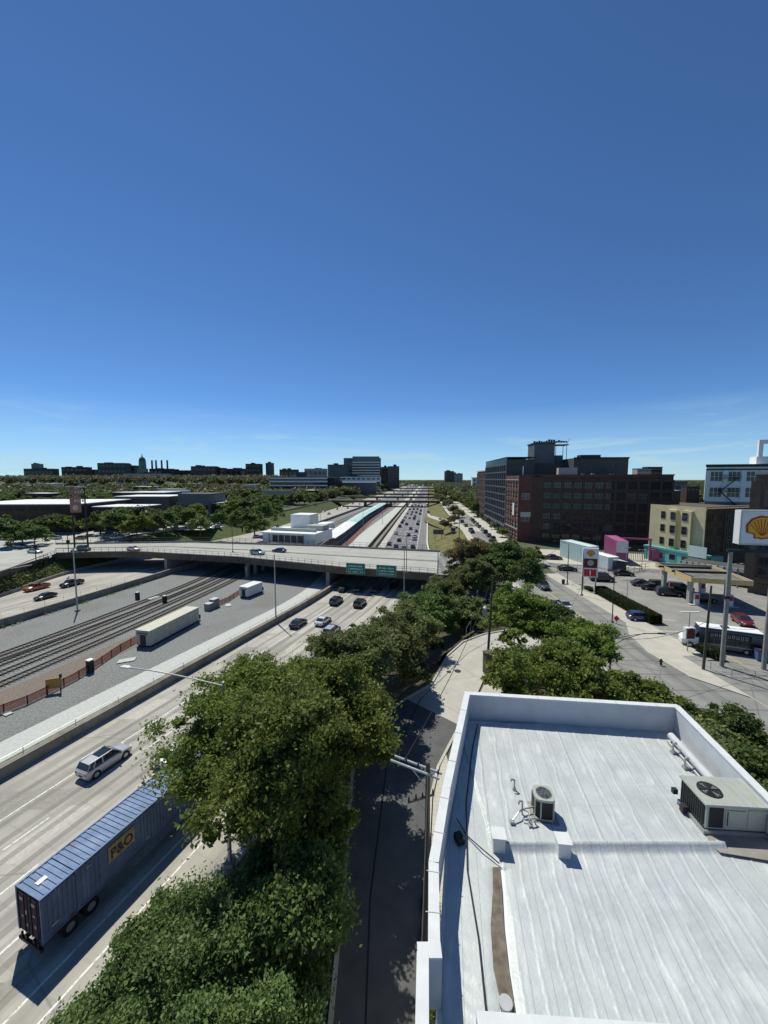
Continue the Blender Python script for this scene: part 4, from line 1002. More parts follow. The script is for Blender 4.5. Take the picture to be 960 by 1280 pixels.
# shrubs along the building and around the pole
shr = leafball = None
rngs = np.random.default_rng(5)
def shrub_mesh(sd, r_, h_, n, ls, m):
    rng = np.random.default_rng(sd); d = rng.normal(size=(n, 3)); d /= np.linalg.norm(d, axis=1)[:, None]
    q = rng.uniform(.5, 1.05, size=(n, 1)); p_ = d*q*np.array([r_, r_, h_]); p_[:, 2] = np.abs(p_[:, 2])
    p_ += .12*np.sin(p_*5)
    return quad_mesh('foliage', leaf_arrays(p_, ls, rng), m)
SH = [shrub_mesh(i, .9, 1.1, 1600, .14, (M['hedge'], LD, M['leafr'])[i]) for i in range(3)]
for i, (x, y, s, k, lab) in enumerate([
    (13.6, 46.2, 1.1, 2, 'dark bronze shrub at the foot of the pole with transformer'), (15.0, 46.6, 1.3, 0, 'dark green shrub right of the pole with transformer'), (16.6, 47.6, 1.2, 1, 'green shrub second right of the pole with transformer'),
    (10.5, 58.5, 1.5, 1, 'green shrub behind the inner kerb of the road bend'), (13.5, 60.5, 1.5, 0, 'dark green shrub behind the outer kerb of the road bend'), (7.4, 53, 1.4, 0, 'dark green shrub left of the road bend'),
    (2.6, 19.5, .62, 0, 'small dark green shrub by the building wall farthest from the camera'), (2.45, 18.2, .6, 1, 'small green shrub by the building wall next to the utility pole'), (2.2, 16.6, .62, 0, 'small shrub by the building wall just nearer than the utility pole'),
    (2.0, 15.2, .6, 1, 'small green shrub by the building wall, in the middle of the row'), (1.7, 13.6, .66, 1, 'small shrub by the building wall left of the long white parapet'), (1.4, 12.0, .66, 0, 'small dark shrub by the building wall near the parapet step'), (1.2, 10.2, .66, 1, 'small shrub by the building wall nearest the camera')]):
    link('shrub', SH[k], None, (x, y, .03), i*1.3, lab, 'shrub').scale = (s, s, s)
# weeds on the slope by the eastbound road
rng = np.random.default_rng(9); wp = []
for k in range(5200):
    y = rng.uniform(62, 120); q = rng.uniform(.02, .98); x = WLL(y)+(EBL(y)-WLL(y))*q; wp.append((x+rng.normal()*.1, y, -1.5+(HB+1.5)*q+rng.uniform(0, .5)))
link('weeds', quad_mesh('weeds', leaf_arrays(np.array(wp), .6, rng), LO), label='rough weeds and scrub covering the slope above the eastbound lanes', cat='weeds', kind='stuff')
wp = []
for k in range(2600):
    y = rng.uniform(20, 108); side = rng.random() < .45
    x = (EBR(y)+rng.uniform(.4, 2.2)) if side else (WBL(y)-rng.uniform(.5, 1.8)); 
    if math.sin(y*.9+side*2)+rng.normal()*.5 > .1: wp.append((x, y, HB+rng.uniform(.05, .5)))
link('trackside_weeds', quad_mesh('weeds', leaf_arrays(np.array(wp), .32, rng), LO), label='scattered weeds along the foot of the median walls', cat='weeds', kind='stuff')
# mid distance individual trees
MID = [ns(9, 4.6, 1.2, 130, 60, .55, m, 60+i, cs=1.1) for i, m in enumerate((LW, LD, LF, LO, LW))]
MIDr = [ns(8, 4.4, 1.0, 110, 50, .55, M['leafr'], 71, cs=1.1), ns(8, 4.4, 1.0, 110, 50, .55, LO, 72, cs=1.1)]
def midtree(px, py, s, k, lab, grp, z=0.0, specs=MID):
    x, y = P(px, py, z); tree(x, y, z, lab, specs[k % len(specs)], px*.7, s, grp)
LG = 'trees around the left parking lots'
for px, py, s, k, lab in ((4, 672, .9, 1, 'dark tree hiding the left end of the school'), (52, 670, .8, 0, 'green tree before the middle of the school'), (70, 668, .9, 4, 'green tree before the right end of the school'), (86, 667, .8, 2, 'light green tree just left of the red pole sign'), (205, 664, 1.0, 1, 'dark green tree between the light pair and the brown hall'), (214, 660, .9, 2, 'light green tree touching the brown hall'), (236, 660, .9, 4, 'green tree right of the brown hall'), (246, 655, 1.1, 2, 'light green tree behind the upper lot'), (164, 664, 1.15, 4, 'bushy green tree close behind the round one'), (180, 662, 1.15, 0, 'tall green tree behind the light one by the lot'), (150, 672, 1.25, 0, 'round green tree in the parking lot right of the red pole sign'), (172, 675, 1.0, 2, 'light green tree beside the round one right of the red pole sign'), (193, 668, 1.0, 3, 'olive tree at the right edge of the tree pair by the parking lot'),
    (106+20, 668, 1.0, 1, 'dark green tree directly right of the red pole sign'), (14, 684, .9, 1, 'dark green tree by the intersection at the left edge'), (44, 682, .75, 1, 'small dark tree on the intersection island'), (28, 678, .8, 3, 'olive tree against the school wall at the left edge'),
    (250, 668, .8, 3, 'small spreading tree on the grass island above the overpass'), (222, 655, 1.0, 0, 'green tree before the brown hall'), (276, 662, .9, 1, 'dark green tree left of the green slope above the station'),
    (303, 664, 1.1, 0, 'bushy tree at the top left of the slope above the station'), (318, 668, 1.0, 1, 'dark bushy tree lower on the slope left of the station'), (330, 655, 1.15, 1, 'tall dark tree on the slope behind the station house'), (345, 650, 1.0, 0, 'rounded tree farther up the slope behind the station'),
    (290, 650, 1.2, 2, 'light green tree behind the bushy trees on the slope'), (262, 650, 1.1, 4, 'green tree behind the parked cars of the far lot'), (240, 648, 1.0, 0, 'green tree beyond the far lot next to the white roof'), (310, 648, 1.2, 1, 'dark tall tree in the second row on the slope')):
    midtree(px, py, s*1.25, k, lab, LG)
RG = 'trees on the grass right of the far freeway'
for px, py, s, k, lab in ((556, 662, .7, 0, 'reddish bush where the ramp meets the grass'), (568, 655, .7, 0, 'bronze tree beside the exit ramp'), (574, 648, .8, 1, 'olive tree beside the exit ramp before the street'), (567, 643, .9, 0, 'bronze tree halfway along the freeway bank'), (560, 636, 1.1, 1, 'olive tree halfway along the freeway bank'), (553, 630, 1.2, 1, 'dense olive tree near the first far overpass'), (547, 627, 1.2, 1, 'dark tree at the right end of the first far overpass'), (566, 630, 1.2, 1, 'tree between the bank and the street halfway to the far overpass')):
    midtree(px, py, s, k, lab, RG, -.5, MIDr)
ZG = 'street trees on the right side of the long street'
for n_, (px, py) in enumerate(((640, 692), (667, 706), (628, 672), (618, 662), (611, 655), (604, 650), (597, 646), (592, 641), (600, 638), (588, 637), (594, 634), (584, 633), (590, 630), (582, 629), (587, 627), (594, 626), (602, 628), (606, 632))):
    lab = ['small street tree at the corner of the red brick face', 'slim young street tree on the pavement left of the containers', 'street tree before the red brick face', 'street tree before the dark glass front', 'second street tree before the dark glass front', 'street tree at the end of the dark glass front'][n_] if n_ < 6 else 'street tree in the dense far row along the long street, number %s from the lofts' % ['one', 'two', 'three', 'four', 'five', 'six', 'seven', 'eight', 'nine', 'ten', 'eleven', 'twelve'][n_-6]
    midtree(px, py, (.55, .62, .5, .45, .45, .5)[n_] if n_ < 6 else 1.25, n_, lab, ZG)
# nearer woodland trees on the left, one by one, farther ones as one wood
rng = np.random.default_rng(21); WG = 'woodland trees beyond the left parking lots'; cnt = 0
pts = []
tries = 0
def blocked(x, y):
    if -200 < x < -100 and y < 250: return True
    if x > WLL(y)-9 and x < SRT(y)+4: return True
    if VBL(y)-7 < x < VBR(y)+6: return True
    if abs(x-(at(373, 560))) < 52 and 500 < y < 600: return True
    return False
while len(pts) < 170 and tries < 9000:
    tries += 1; y = rng.uniform(235, 430); b_ = rng.uniform(-46, -5); x = math.tan(R(b_))*y
    if blocked(x, y) or any((x-a)**2+(y-c)**2 < 64 for a, c in pts): continue
    pts.append((x, y))
order = sorted(pts, key=lambda p_: p_[0]/p_[1])
def direction(p_):
    u = 480+480*p_[0]/p_[1]
    marks = [(0, 'left edge of the frame'), (55, 'small blue skyline tower'), (140, 'stepped hospital block'), (179, 'domed tower'), (203, 'four chimneys'), (255, 'wide skyline block'), (317, 'square brown tower'), (338, 'slim grey tower'), (375, 'white striped building'), (420, 'hospital cluster')]
    return min(marks, key=lambda q: abs(q[0]-u))[1]
byk = {}
for p_ in order: byk.setdefault(direction(p_), []).append(p_)
OW = ['nearest', 'second nearest', 'third nearest', 'fourth nearest', 'fifth nearest', 'sixth nearest', 'seventh nearest', 'eighth nearest', 'ninth nearest', 'tenth nearest', 'eleventh nearest', 'twelfth nearest', 'thirteenth nearest', 'fourteenth nearest', 'fifteenth nearest']
for k, ps in byk.items():
    ps.sort(key=lambda p_: p_[1])
    for i, (x, y) in enumerate(ps):
        lab = ('%s woodland tree in line with the %s' % (OW[i], k)) if i < len(OW) else 'green woodland tree at the back of the wood below the %s' % k
        tree(x, y, 0, lab, MID[int(rng.integers(5))], rng.uniform(0, 6), rng.uniform(.9, 1.5), WG)
# far wood
def wood(name, pts, lab, hmin=8, hmax=13, nq=230, q=1.9, seed=3):
    rng = np.random.default_rng(seed); tmpl = []
    for k in range(4):
        d = rng.normal(size=(nq, 3)); d /= np.linalg.norm(d, axis=1)[:, None]; d *= rng.uniform(.55, 1.1, size=(nq, 1)); d[:, 2] = d[:, 2]*.8; d *= (1+.22*np.sin(d*6+k)); rng.shuffle(d)
        tmpl.append(leaf_arrays(d, .34, rng, up=.9))
    out_ = []
    for (x, y) in pts:
        s = rng.uniform(2.8, 7.4)*(1+y/6000); h = rng.uniform(hmin, hmax); a = rng.uniform(0, 6.28); ca, sa = math.cos(a), math.sin(a)
        T_ = tmpl[int(rng.integers(4))]; v = (T_ if y < 900 else T_[:4*90])*s; h += hy(x, y)+(9 if x < -80 and y > 700 else 0)*min(1, max(0, (-x-80)/150)); v = np.stack([v[:, 0]*ca-v[:, 1]*sa, v[:, 0]*sa+v[:, 1]*ca, v[:, 2]], 1)+np.array([x, y, h-s*.8]); out_.append(v)
    return link(name, quad_mesh(name, np.concatenate(out_), M['leafwood']), label=lab, cat='woodland', kind='stuff')
pts = []
for k in range(9000):
    y = 400+2600*rng.random()**1.6; b_ = rng.uniform(-47, 47); x = math.tan(R(b_))*y
    if blocked(x, y) or (b_ > 10 and y < 480 and x > 80 and x < 190 and rng.random() < .5): continue
    if rng.random() < .5 and y > 1500: continue
    pts.append((x, y))
for k in range(260):
    y = rng.uniform(250, 700); x = VBR(y)+8+rng.random()**1.3*110
    if not blocked(x, y): pts.append((x, y))
for k in range(130):
    y = rng.uniform(300, 900); x = SRT(y)+3+rng.random()*max(2, (VBL(y)-SRT(y)-8))
    if x < VBL(y)-5: pts.append((x, y))
for k in range(420):
    y = rng.uniform(1300, 3000); pts.append((y*.1145-15+rng.normal()*55, y))
for k in range(200):
    y = rng.uniform(520, 1300); s_ = rng.integers(2); pts.append(((WLL(y)-rng.uniform(2, 14)) if s_ else (SRT(y)+rng.uniform(1, 9)), y))
wood('far_wood', pts, 'far green tree canopy stretching to the skyline on both sides of the freeway')
# clipped hedge by the fuel station pavement
def hedge(name, p0, p1, wd, h, lab):
    rng = np.random.default_rng(int(p0[0]*10)); L_ = math.dist(p0, p1); n = int(L_*wd*h*500)
    u = rng.random(n)*L_; v = (rng.random(n)-.5)*wd; z = rng.random(n)*h
    f = rng.integers(0, 5, n); z[f < 2] = h; v[f == 2] = wd/2; v[f == 3] = -wd/2
    u[(f == 4) & (rng.random(n) < .5)] = 0; u[(f == 4) & (u > 0)] = L_
    d = ((p1[0]-p0[0])/L_, (p1[1]-p0[1])/L_)
    pos = np.stack([d[0]*u-d[1]*v, d[1]*u+d[0]*v, z], 1)+rng.normal(size=(n, 3))*.05
    r = empty(name, (p0[0], p0[1], .03), 0, lab, 'hedge')
    link('foliage', quad_mesh('foliage', leaf_arrays(pos, .16, rng), M['hedge']), r)
    c = MB(); c.poly([(-d[1]*wd*.42*s+d[0]*t_, d[0]*wd*.42*s+d[1]*t_) for s, t_ in ((1, .1), (-1, .1), (-1, L_-.1), (1, L_-.1))], 0, h*.92); c.build('twig_core', M['dirt'], r)
hedge('hedge', (45.2, 78.6), (44.9, 61.6), 1.9, 1.5, 'long clipped hedge between the pavement and the fuel station lot')
hedge('hedge', (44.0, 51.6), (44.3, 48.6), 1.3, 1.1, 'short clipped hedge at the foot of the big fuel sign')
hedge('hedge', (43.9, 81.6), (44.1, 80.0), 1.2, .7, 'low shrubs around the foot of the price totem')

# roofs showing between the far trees
rng = np.random.default_rng(77); HM = [(M['stone'], M['dgrey']), (M['brick'], M['white']), (M['whitew'], M['acm'])]
for k in range(44):
    y = rng.uniform(300, 950); b_ = rng.uniform(-44, -8) if k < 30 else rng.uniform(9, 40); x = math.tan(R(b_))*y
    if blocked(x, y): continue
    a, c2 = HM[k % 3]; pbld('house', 'low roofed house half sunk among the far trees', (x, y), rng.uniform(-.3, .3), rng.uniform(12, 30), 12, rng.uniform(10, 14)+hy(x, y), a, c2, group='houses among the far trees')

# ------------------------------------------------------------------ vehicles
PAINT = {}
def paint(name, c, metal=.2):
    if name not in PAINT:
        m = mat('car_paint_'+name, c, .28, metal, var=.04, spec=.6); m.node_tree.nodes['Principled BSDF'].inputs['Coat Weight'].default_value = .6
        PAINT[name] = m
    return PAINT[name]
PC = dict(white=(.72, .72, .71), silver=(.45, .46, .47), black=(.012, .012, .014), dark_grey=(.06, .062, .066), blue=(.03, .06, .14), red=(.20, .02, .03), orange=(.42, .12, .05), maroon=(.12, .02, .02), green=(.05, .09, .06))
KIND = dict(  # L,W,H,hood z,belt z, x: rear glass base, roof rear, roof front, windscreen base
    sedan=(4.7, 1.82, 1.45, .92, .98, -1.75, -.95, .25, 1.05),
    suv=(4.75, 1.9, 1.72, 1.05, 1.12, -2.2, -1.9, .45, 1.15),
    hatch=(4.2, 1.78, 1.5, .95, 1.0, -1.95, -1.55, .35, 1.1),
    van=(5.2, 2.0, 2.0, 1.15, 1.2, -2.5, -2.35, 1.0, 1.75),
    pickup=(5.6, 1.98, 1.85, 1.15, 1.2, -.55, -.35, .85, 1.45))
CM = {}
def loft(mb, secs, mi=0, caps=True):
    n = len(secs[0]); b = len(mb.v)
    for s in secs: mb.v += [tuple(p) for p in s]
    for k in range(len(secs)-1):
        for i in range(n):
            j = (i+1) % n; mb.f.append((b+k*n+i, b+k*n+j, b+(k+1)*n+j, b+(k+1)*n+i)); mb.m.append(mi)
    if caps: mb.f.append(tuple(b+i for i in range(n))[::-1]); mb.f.append(tuple(b+(len(secs)-1)*n+i for i in range(n))); mb.m += [mi, mi]
def car_meshes(kind):
    if kind in CM: return CM[kind]
    Ln, W, H, hz, bz, xr, xrr, xrf, xw = KIND[kind]; h = Ln/2; w2 = W/2
    body = MB()
    if kind == 'pickup': st = [(-h, .42, bz-.12, .90), (-h+.15, .28, bz, .97), (xr-.02, .25, bz, 1), (xr+.01, .25, bz, 1), (xw, .25, hz+.05, 1), (h-.5, .26, hz-.04, .97), (h-.12, .3, hz-.16, .9), (h, .42, hz-.32, .82)]
    else: st = [(-h, .45, (bz if kind in ('suv', 'van', 'hatch') else bz-.1)-.1, .86), (-h+.16, .30, bz-.02, .95), (xr, .24, bz, .99), (0, .22, bz, 1), (xw, .22, hz+.03, 1), (h-.6, .24, hz-.07, .97), (h-.16, .28, hz-.2, .9), (h, .44, hz-.36, .78)]
    secs = []
    for x, z0, z1, k in st:
        ww = w2*k; zm = z0+(z1-z0)*.55
        secs.append([(x, -ww*.9, z0), (x, -ww*1.0, z0+.14), (x, -ww*1.0, zm), (x, -ww*.97, z1-.06), (x, -ww*.86, z1), (x, ww*.86, z1), (x, ww*.97, z1-.06), (x, ww*1.0, zm), (x, ww*1.0, z0+.14), (x, ww*.9, z0)])
    loft(body, secs)
    if kind == 'pickup':
        body = MB(); loft(body, secs[3:])
        body.box(-h, xr-.02, -w2*.98, -w2*.86, .35, bz); body.box(-h, xr-.02, w2*.86, w2*.98, .35, bz); body.box(-h-.01, -h+.1, -w2*.858, w2*.858, .45, bz-.01); body.box(-h+.101, xr-.02, -w2*.859, w2*.859, .4, .75); 
    # roof and pillars
    rw = w2*.78
    zt = H; zb = bz-.01
    gh = [(xr, zb, w2*.88), (xrr, zt-.05, rw), (xrf, zt-.03, rw), (xw, zb+.02, w2*.88)]
    roof = [(xrr-.03, zt-.05, rw*.98, .03), ((xrr+xrf)/2, zt, rw, .05), (xrf+.06, zt-.05, rw*.97, .03)]
    loft(body, [[(x, -r_, z-.06), (x, -r_*.9, z), (x, r_*.9, z), (x, r_, z-.06)] for x, z, r_, _ in roof])
    def pil(a, b_, t=.045):
        for s in (-1, 1): body.tube((a[0], s*a[2], a[1]), (b_[0], s*b_[2], b_[1]-.04), t, t, 5)
    pil((gh[0][0], zb, w2*.9), (gh[1][0], zt, rw)); pil((gh[3][0], zb, w2*.9), (gh[2][0], zt, rw))
    xm = (xrr+xrf)/2; pil((xm, zb, w2*.9), (xm, zt, rw), .05)
    if kind in ('suv', 'van'): pil((xr+.55, zb, w2*.9), (xrr+.5, zt, rw), .07)
    # glass
    gl = MB(); g = []
    for x, z, r_ in gh: g += [(x, -r_, z), (x, r_, z)]
    gl.add(g, [(0, 1, 3, 2), (6, 7, 5, 4), (4, 5, 3, 2), (0, 2, 4, 6), (1, 7, 5, 3)])
    wh = MB(); 
    wr = .34 if kind in ('sedan', 'hatch') else .38
    wx = h*.62
    wh.tube((0, -.11, 0), (0, .11, 0), wr, wr, 16, 0)
    rim = MB(); rim.tube((0, -.118, 0), (0, .118, 0), wr*.62, wr*.62, 10)
    ar = MB()
    for x in (-wx, wx*1.02):
        for s in (-1, 1): ar.tube((x, s*(w2-.12), wr), (x, s*(w2+.012), wr), wr*1.16, wr*1.16, 16)
    ar.box(-h+.2, h-.2, -w2*.8, w2*.8, .2, .3)
    tl = []; 
    for s in (-1, 1):
        q = MB(); q.box(-h-.015, -h+.14, min(s*w2*.62, s*w2*.86), max(s*w2*.62, s*w2*.86), bz-.36, bz-.18); q2 = MB(); q2.box(h-.24, h+.0, min(s*w2*.5, s*w2*.8), max(s*w2*.5, s*w2*.8), hz-.36, hz-.24); tl.append((q.mesh('tail_light', M['redl']), q2.mesh('headlight', M['hl'])))
    det = MB(); det.box(-h-.02, -h+.03, -.26, .26, .55, .68); det.box(h-.03, h+.02, -.5, .5, .5, .62)
    for s in (-1, 1): det.obox((xw-.25, s*(w2+.08), bz-.02), (.12, .2, .14))
    CM[kind] = dict(body=body, glass=gl.mesh('window', M['glass']), wheel=wh.mesh('wheel', M['rubber']), rim=rim.mesh('rim', M['steel']), arch=ar.mesh('wheel_arch', M['dark']), lights=tl, det=det.mesh('trim', M['dark']), wx=wx, wr=wr, w2=w2, bm={})
    return CM[kind]
ARTN = {'sedan': 'sedan', 'suv': 'suv', 'hatch': 'hatchback', 'van': 'van', 'pickup': 'pickup truck'}
def car(kind, colr, x, y, z, hd, label, group=None, detail=True, name=None, cat='car'):
    """hd: heading in degrees clockwise from +Y"""
    c = car_meshes(kind)
    if colr not in c['bm']:
        me = c['body'].mesh('body', paint(colr, PC[colr]), smooth=False); c['bm'][colr] = me
        me.polygons.foreach_set('use_smooth', [True]*len(me.polygons)); me.set_sharp_from_angle(angle=R(38))
    r = empty(name or 'car', (x, y, z), R(90-hd), label, cat, group)
    link('body', c['bm'][colr], r); link('window', c['glass'], r)
    if detail:
        link('wheel_arch', c['arch'], r); link('trim', c['det'], r)
        for t, hl_ in c['lights']: link('tail_light', t, r); link('headlight', hl_, r)
        for sx_ in (-1, 1):
            for s in (-1, 1):
                wo = link('wheel', c['wheel'], r, (sx_*c['wx'] if sx_ < 0 else c['wx']*1.02, s*(c['w2']-.09), c['wr'])); link('rim', c['rim'], wo)
    else: link('wheel_arch', c['arch'], r)
    return r
def carp(kind, colr, px, py, z, hd, label, group=None, **k):
    x, y = P(px, py, z); return car(kind, colr, x, y, z+.012, hd, label, group, **k)
# westbound near
r_ = carp('suv', 'silver', 132, 957, HB, 20.8, 'silver suv with black glass roof driving beside the median wall left of the big trees', 'cars on the near westbound lanes')
mbx = MB()
for s in (-1, 1): mbx.tube((-1.8, s*.70, 1.77), (.3, s*.70, 1.77), .025, n=5)
mbx.build('roof_rail', M['steel'], r_); MB().box(-.9, .35, -.55, .55, 1.715, 1.735).build('glass_roof', M['glass'], r_)
WN = 'cars on the near westbound lanes'
carp('sedan', 'white', 222, 945, HB, 20.8, 'white car half hidden in the leaves of the big tree', WN)
carp('sedan', 'black', 373, 782, HB, 19.5, 'black sedan left of the white one below the overpass', WN)
carp('sedan', 'white', 404, 779, HB, 19.0, 'white sedan between a black car and a pale suv below the overpass', WN)
carp('suv', 'silver', 415, 792, HB, 19.0, 'pale silver suv just above the treetops below the overpass', WN)
carp('suv', 'black', 420.5, 754, HB, 17, 'black suv leaving the shadow of the overpass on the left lane', WN)
carp('suv', 'black', 450, 757, HB, 17, 'black suv on the lane next to the shadow edge of the overpass', WN)
for px, py, cl, lab in ((430, 738, 'black', 'dark car in the overpass shadow, left lane'), (449, 738, 'dark_grey', 'grey car in the overpass shadow, second lane'), (470, 739, 'dark_grey', 'grey car in the overpass shadow, third lane'), (492, 734, 'black', 'dark car in the overpass shadow, right lane'), (503, 757, 'white', 'white car with only its roof above the treetops near the overpass'), (548, 752, 'blue', 'blue car by the right abutment above the treetops')):
    carp('sedan', cl, px, py, HB, 15, lab, WN)
EN = 'vehicles on the near eastbound lanes'
carp('pickup', 'orange', 46, 737, HB, 196, 'faded orange red pickup truck at the left edge on the eastbound lanes', EN)
carp('sedan', 'black', 57, 748, HB, 196, 'black sedan in the eastbound lane nearer than the orange pickup', EN)
carp('pickup', 'black', 90, 732, HB, 196, 'black pickup truck coming out from under the overpass behind the light mast', EN)
# on the overpass and intersection
ON = 'cars on the overpass and the left intersection'
for kd, cl, px, py, hd, lab in (
    ('suv', 'silver', 322, 693, 107, 'silver suv driving on the overpass left of the dark blue sedan'), ('sedan', 'blue', 349, 690, 287, 'dark blue sedan on the overpass above the white gravel path'),
    ('sedan', 'white', 167, 688, 107, 'white sedan on the overpass right of the red pole sign'), ('suv', 'dark_grey', 105, 688, 107, 'dark grey car at the left end of the overpass railing'),
    ('sedan', 'silver', 26, 685, 100, 'silver sedan waiting in the left intersection'), ('sedan', 'white', 44, 691, 100, 'white sedan in the left intersection in front of the silver one'),
    ('suv', 'silver', 5, 675, 280, 'silver suv at the left frame edge in the intersection'), ('suv', 'white', 18, 675, 280, 'white suv at the left frame edge behind the intersection'),
    ('hatch', 'silver', 70, 674, 280, 'silver hatchback across the street from the red pole sign'), ('hatch', 'dark_grey', 101, 674, 280, 'grey hatchback directly below the red pole sign')):
    carp(kd, cl, px, py, .04, hd, lab, ON)
PN = 'cars parked in the left lots'
for kd, cl, px, py, hd, lab in (
    ('sedan', 'white', 132, 673, 20, 'white sedan parked left of the white van'), ('van', 'white', 148, 674, 25, 'white van parked in the lot before the round tree'), ('suv', 'silver', 155, 669, 20, 'silver suv parked behind the white van'),
    ('sedan', 'black', 137, 669, 20, 'black sedan parked behind the white one in the lot'), ('suv', 'dark_grey', 169, 673, 15, 'dark suv parked under the trees right of the white van'),
    ('suv', 'black', 226, 655, 60, 'black suv in the upper lot by the brown hall'), ('sedan', 'white', 256, 656, 110, 'leftmost white car in the upper lot row'), ('suv', 'silver', 264, 656, 110, 'silver suv in the upper lot row'), ('sedan', 'white', 272, 655, 110, 'white sedan in the upper lot row before the bushy trees'),
    ('suv', 'white', 262, 661, 110, 'white suv in the lower lot row'), ('sedan', 'silver', 274, 660, 110, 'silver sedan in the lower lot row before the bushy trees'), ('van', 'white', 284, 652, 110, 'white van at the back of the upper lot')):
    carp(kd, cl, px, py, .03, hd, lab, PN)
# far eastbound
FE = 'cars on the far eastbound lanes'
for n_, (px, py, cl) in enumerate(((345, 660, 'dark_grey'), (320, 672, 'white'), (405, 640, 'silver'), (411, 643, 'dark_grey'), (421, 637, 'silver'), (428, 633.5, 'white'), (434, 636, 'silver'), (441, 630, 'dark_grey'), (449, 631, 'white'), (455, 627, 'silver'), (463, 628, 'white'), (471, 624, 'dark_grey'))):
    col_ = {'dark_grey': 'dark grey'}.get(cl, cl)
    carp('sedan' if n_ % 2 else 'suv', cl, px, py, HB, 190, '%s car on the far eastbound lanes, %s from the station house' % (col_, ['nearest', 'second', 'third', 'fourth', 'fifth', 'sixth', 'seventh', 'eighth', 'ninth', 'tenth', 'eleventh', 'twelfth'][n_]), FE, detail=n_ < 4)
# far westbound: surveyed positions, five lanes
CW = [(520,305,'b'),(570,300,'b'),(610,305,'g'),(650,315,'b'),(490,355,'b'),(555,350,'g'),(605,350,'b'),(655,370,'b'),(530,385,'g'),(580,392,'b'),(460,405,'g'),(517,412,'s'),(635,408,'b'),(445,450,'s'),(487,457,'w'),(572,440,'g'),(557,465,'b'),(393,512,'b'),(435,488,'g'),(625,492,'w'),(457,533,'b'),(605,533,'b'),(370,560,'g'),(525,587,'u'),(607,618,'b'),(320,642,'w'),(492,662,'m'),(577,682,'w'),(600,712,'s'),(375,727,'b'),(235,772,'g'),(335,812,'b'),(430,827,'b'),(577,807,'b'),(540,243,'w'),(598,243,'g'),(642,246,'w'),(690,240,'w'),(720,244,'w'),(560,270,'b'),(620,275,'g'),(610,190,'s'),(655,190,'w'),(580,180,'g')]
CN = {'b': ('black', 'black'), 'g': ('dark_grey', 'dark grey'), 's': ('silver', 'silver'), 'w': ('white', 'white'), 'u': ('blue', 'blue'), 'm': ('maroon', 'maroon')}
lanes = {}
for zx, zy, c in CW:
    px, py = zx/9.6+460, zy/9.6+600+.6; x, y = P(px, py, HB); q = (x-WBL(y)-3.4)/3.6; ln = int(min(4, max(0, math.floor(q)))); x = WBL(y)+3.4+3.6*(ln+.5)
    lanes.setdefault(ln, []).append((y, x, c))
LN = ['leftmost lane', 'second lane from the left', 'middle lane', 'second lane from the right', 'rightmost lane']
for ln, cs in lanes.items():
    cs.sort()
    prev = -99
    for i, (y, x, c) in enumerate(cs):
        y = max(y, prev+7); prev = y; x = WBL(y)+3.4+3.6*(ln+.5)
        dd = y < 420
        car(random.choice(['sedan', 'suv', 'sedan', 'suv', 'hatch', 'van' if c == 'w' else 'suv']), CN[c][0], x, y, HB+.015, 6.5,
            '%s car beyond the overpass in the %s, %s' % (CN[c][1], LN[ln], OW[i] if i < 15 else 'far away'), 'cars on the far westbound lanes', detail=y < 300)
RN = 'cars on the exit ramp'
for px, py, z, lab in ((534, 632, -5.6, 'dark car at the start of the exit ramp'), (535.5, 641, -5.4, 'dark car low on the exit ramp'), (550, 651, -2.6, 'black car halfway up the exit ramp'), (566, 664, -.6, 'dark car near the top of the exit ramp')):
    carp('suv', 'black', px, py, z, 4, lab, RN, detail=False)
# street
VN = 'cars driving or parked on the long street'
carp('suv', 'dark_grey', 678, 735, .012, 180, 'dark grey suv driving down the street beside the corner tree', VN)
carp('sedan', 'silver', 705.5, 761, .012, 184, 'silver sedan on the street opposite the clipped hedge', VN)
carp('sedan', 'white', 729, 832, .012, 182, 'white car roof half hidden in the trees over the street', VN)
for n_, (px, py, cl) in enumerate(((594, 666, 'black'), (588, 664, 'black'), (583, 658, 'dark_grey'), (579, 653, 'dark_grey'), (575, 648, 'silver'), (571, 643, 'black'))):
    lab = '%s car parked on the left of the long street, %s' % (cl.replace('_', ' '), OW[n_])
    y = P(px, py)[1]; car('suv' if n_ % 2 else 'sedan', cl, VBL(y)+1.3, y, .02, 8 if y < 170 else 6, lab, VN)
for n_ in range(9):
    y = 148+n_*9.5; cl = ['black', 'dark_grey', 'black', 'white', 'dark_grey', 'silver', 'black', 'dark_grey', 'white'][n_]
    car(['suv', 'sedan', 'suv', 'sedan', 'hatch', 'suv', 'sedan', 'suv', 'sedan'][n_], cl, VBR(y)+2.2+1.5*(n_ > 2)*0-3.4, y, .02, 6, '%s car parked along the right kerb of the long street, %s' % (cl.replace('_', ' '), OW[n_]), VN)
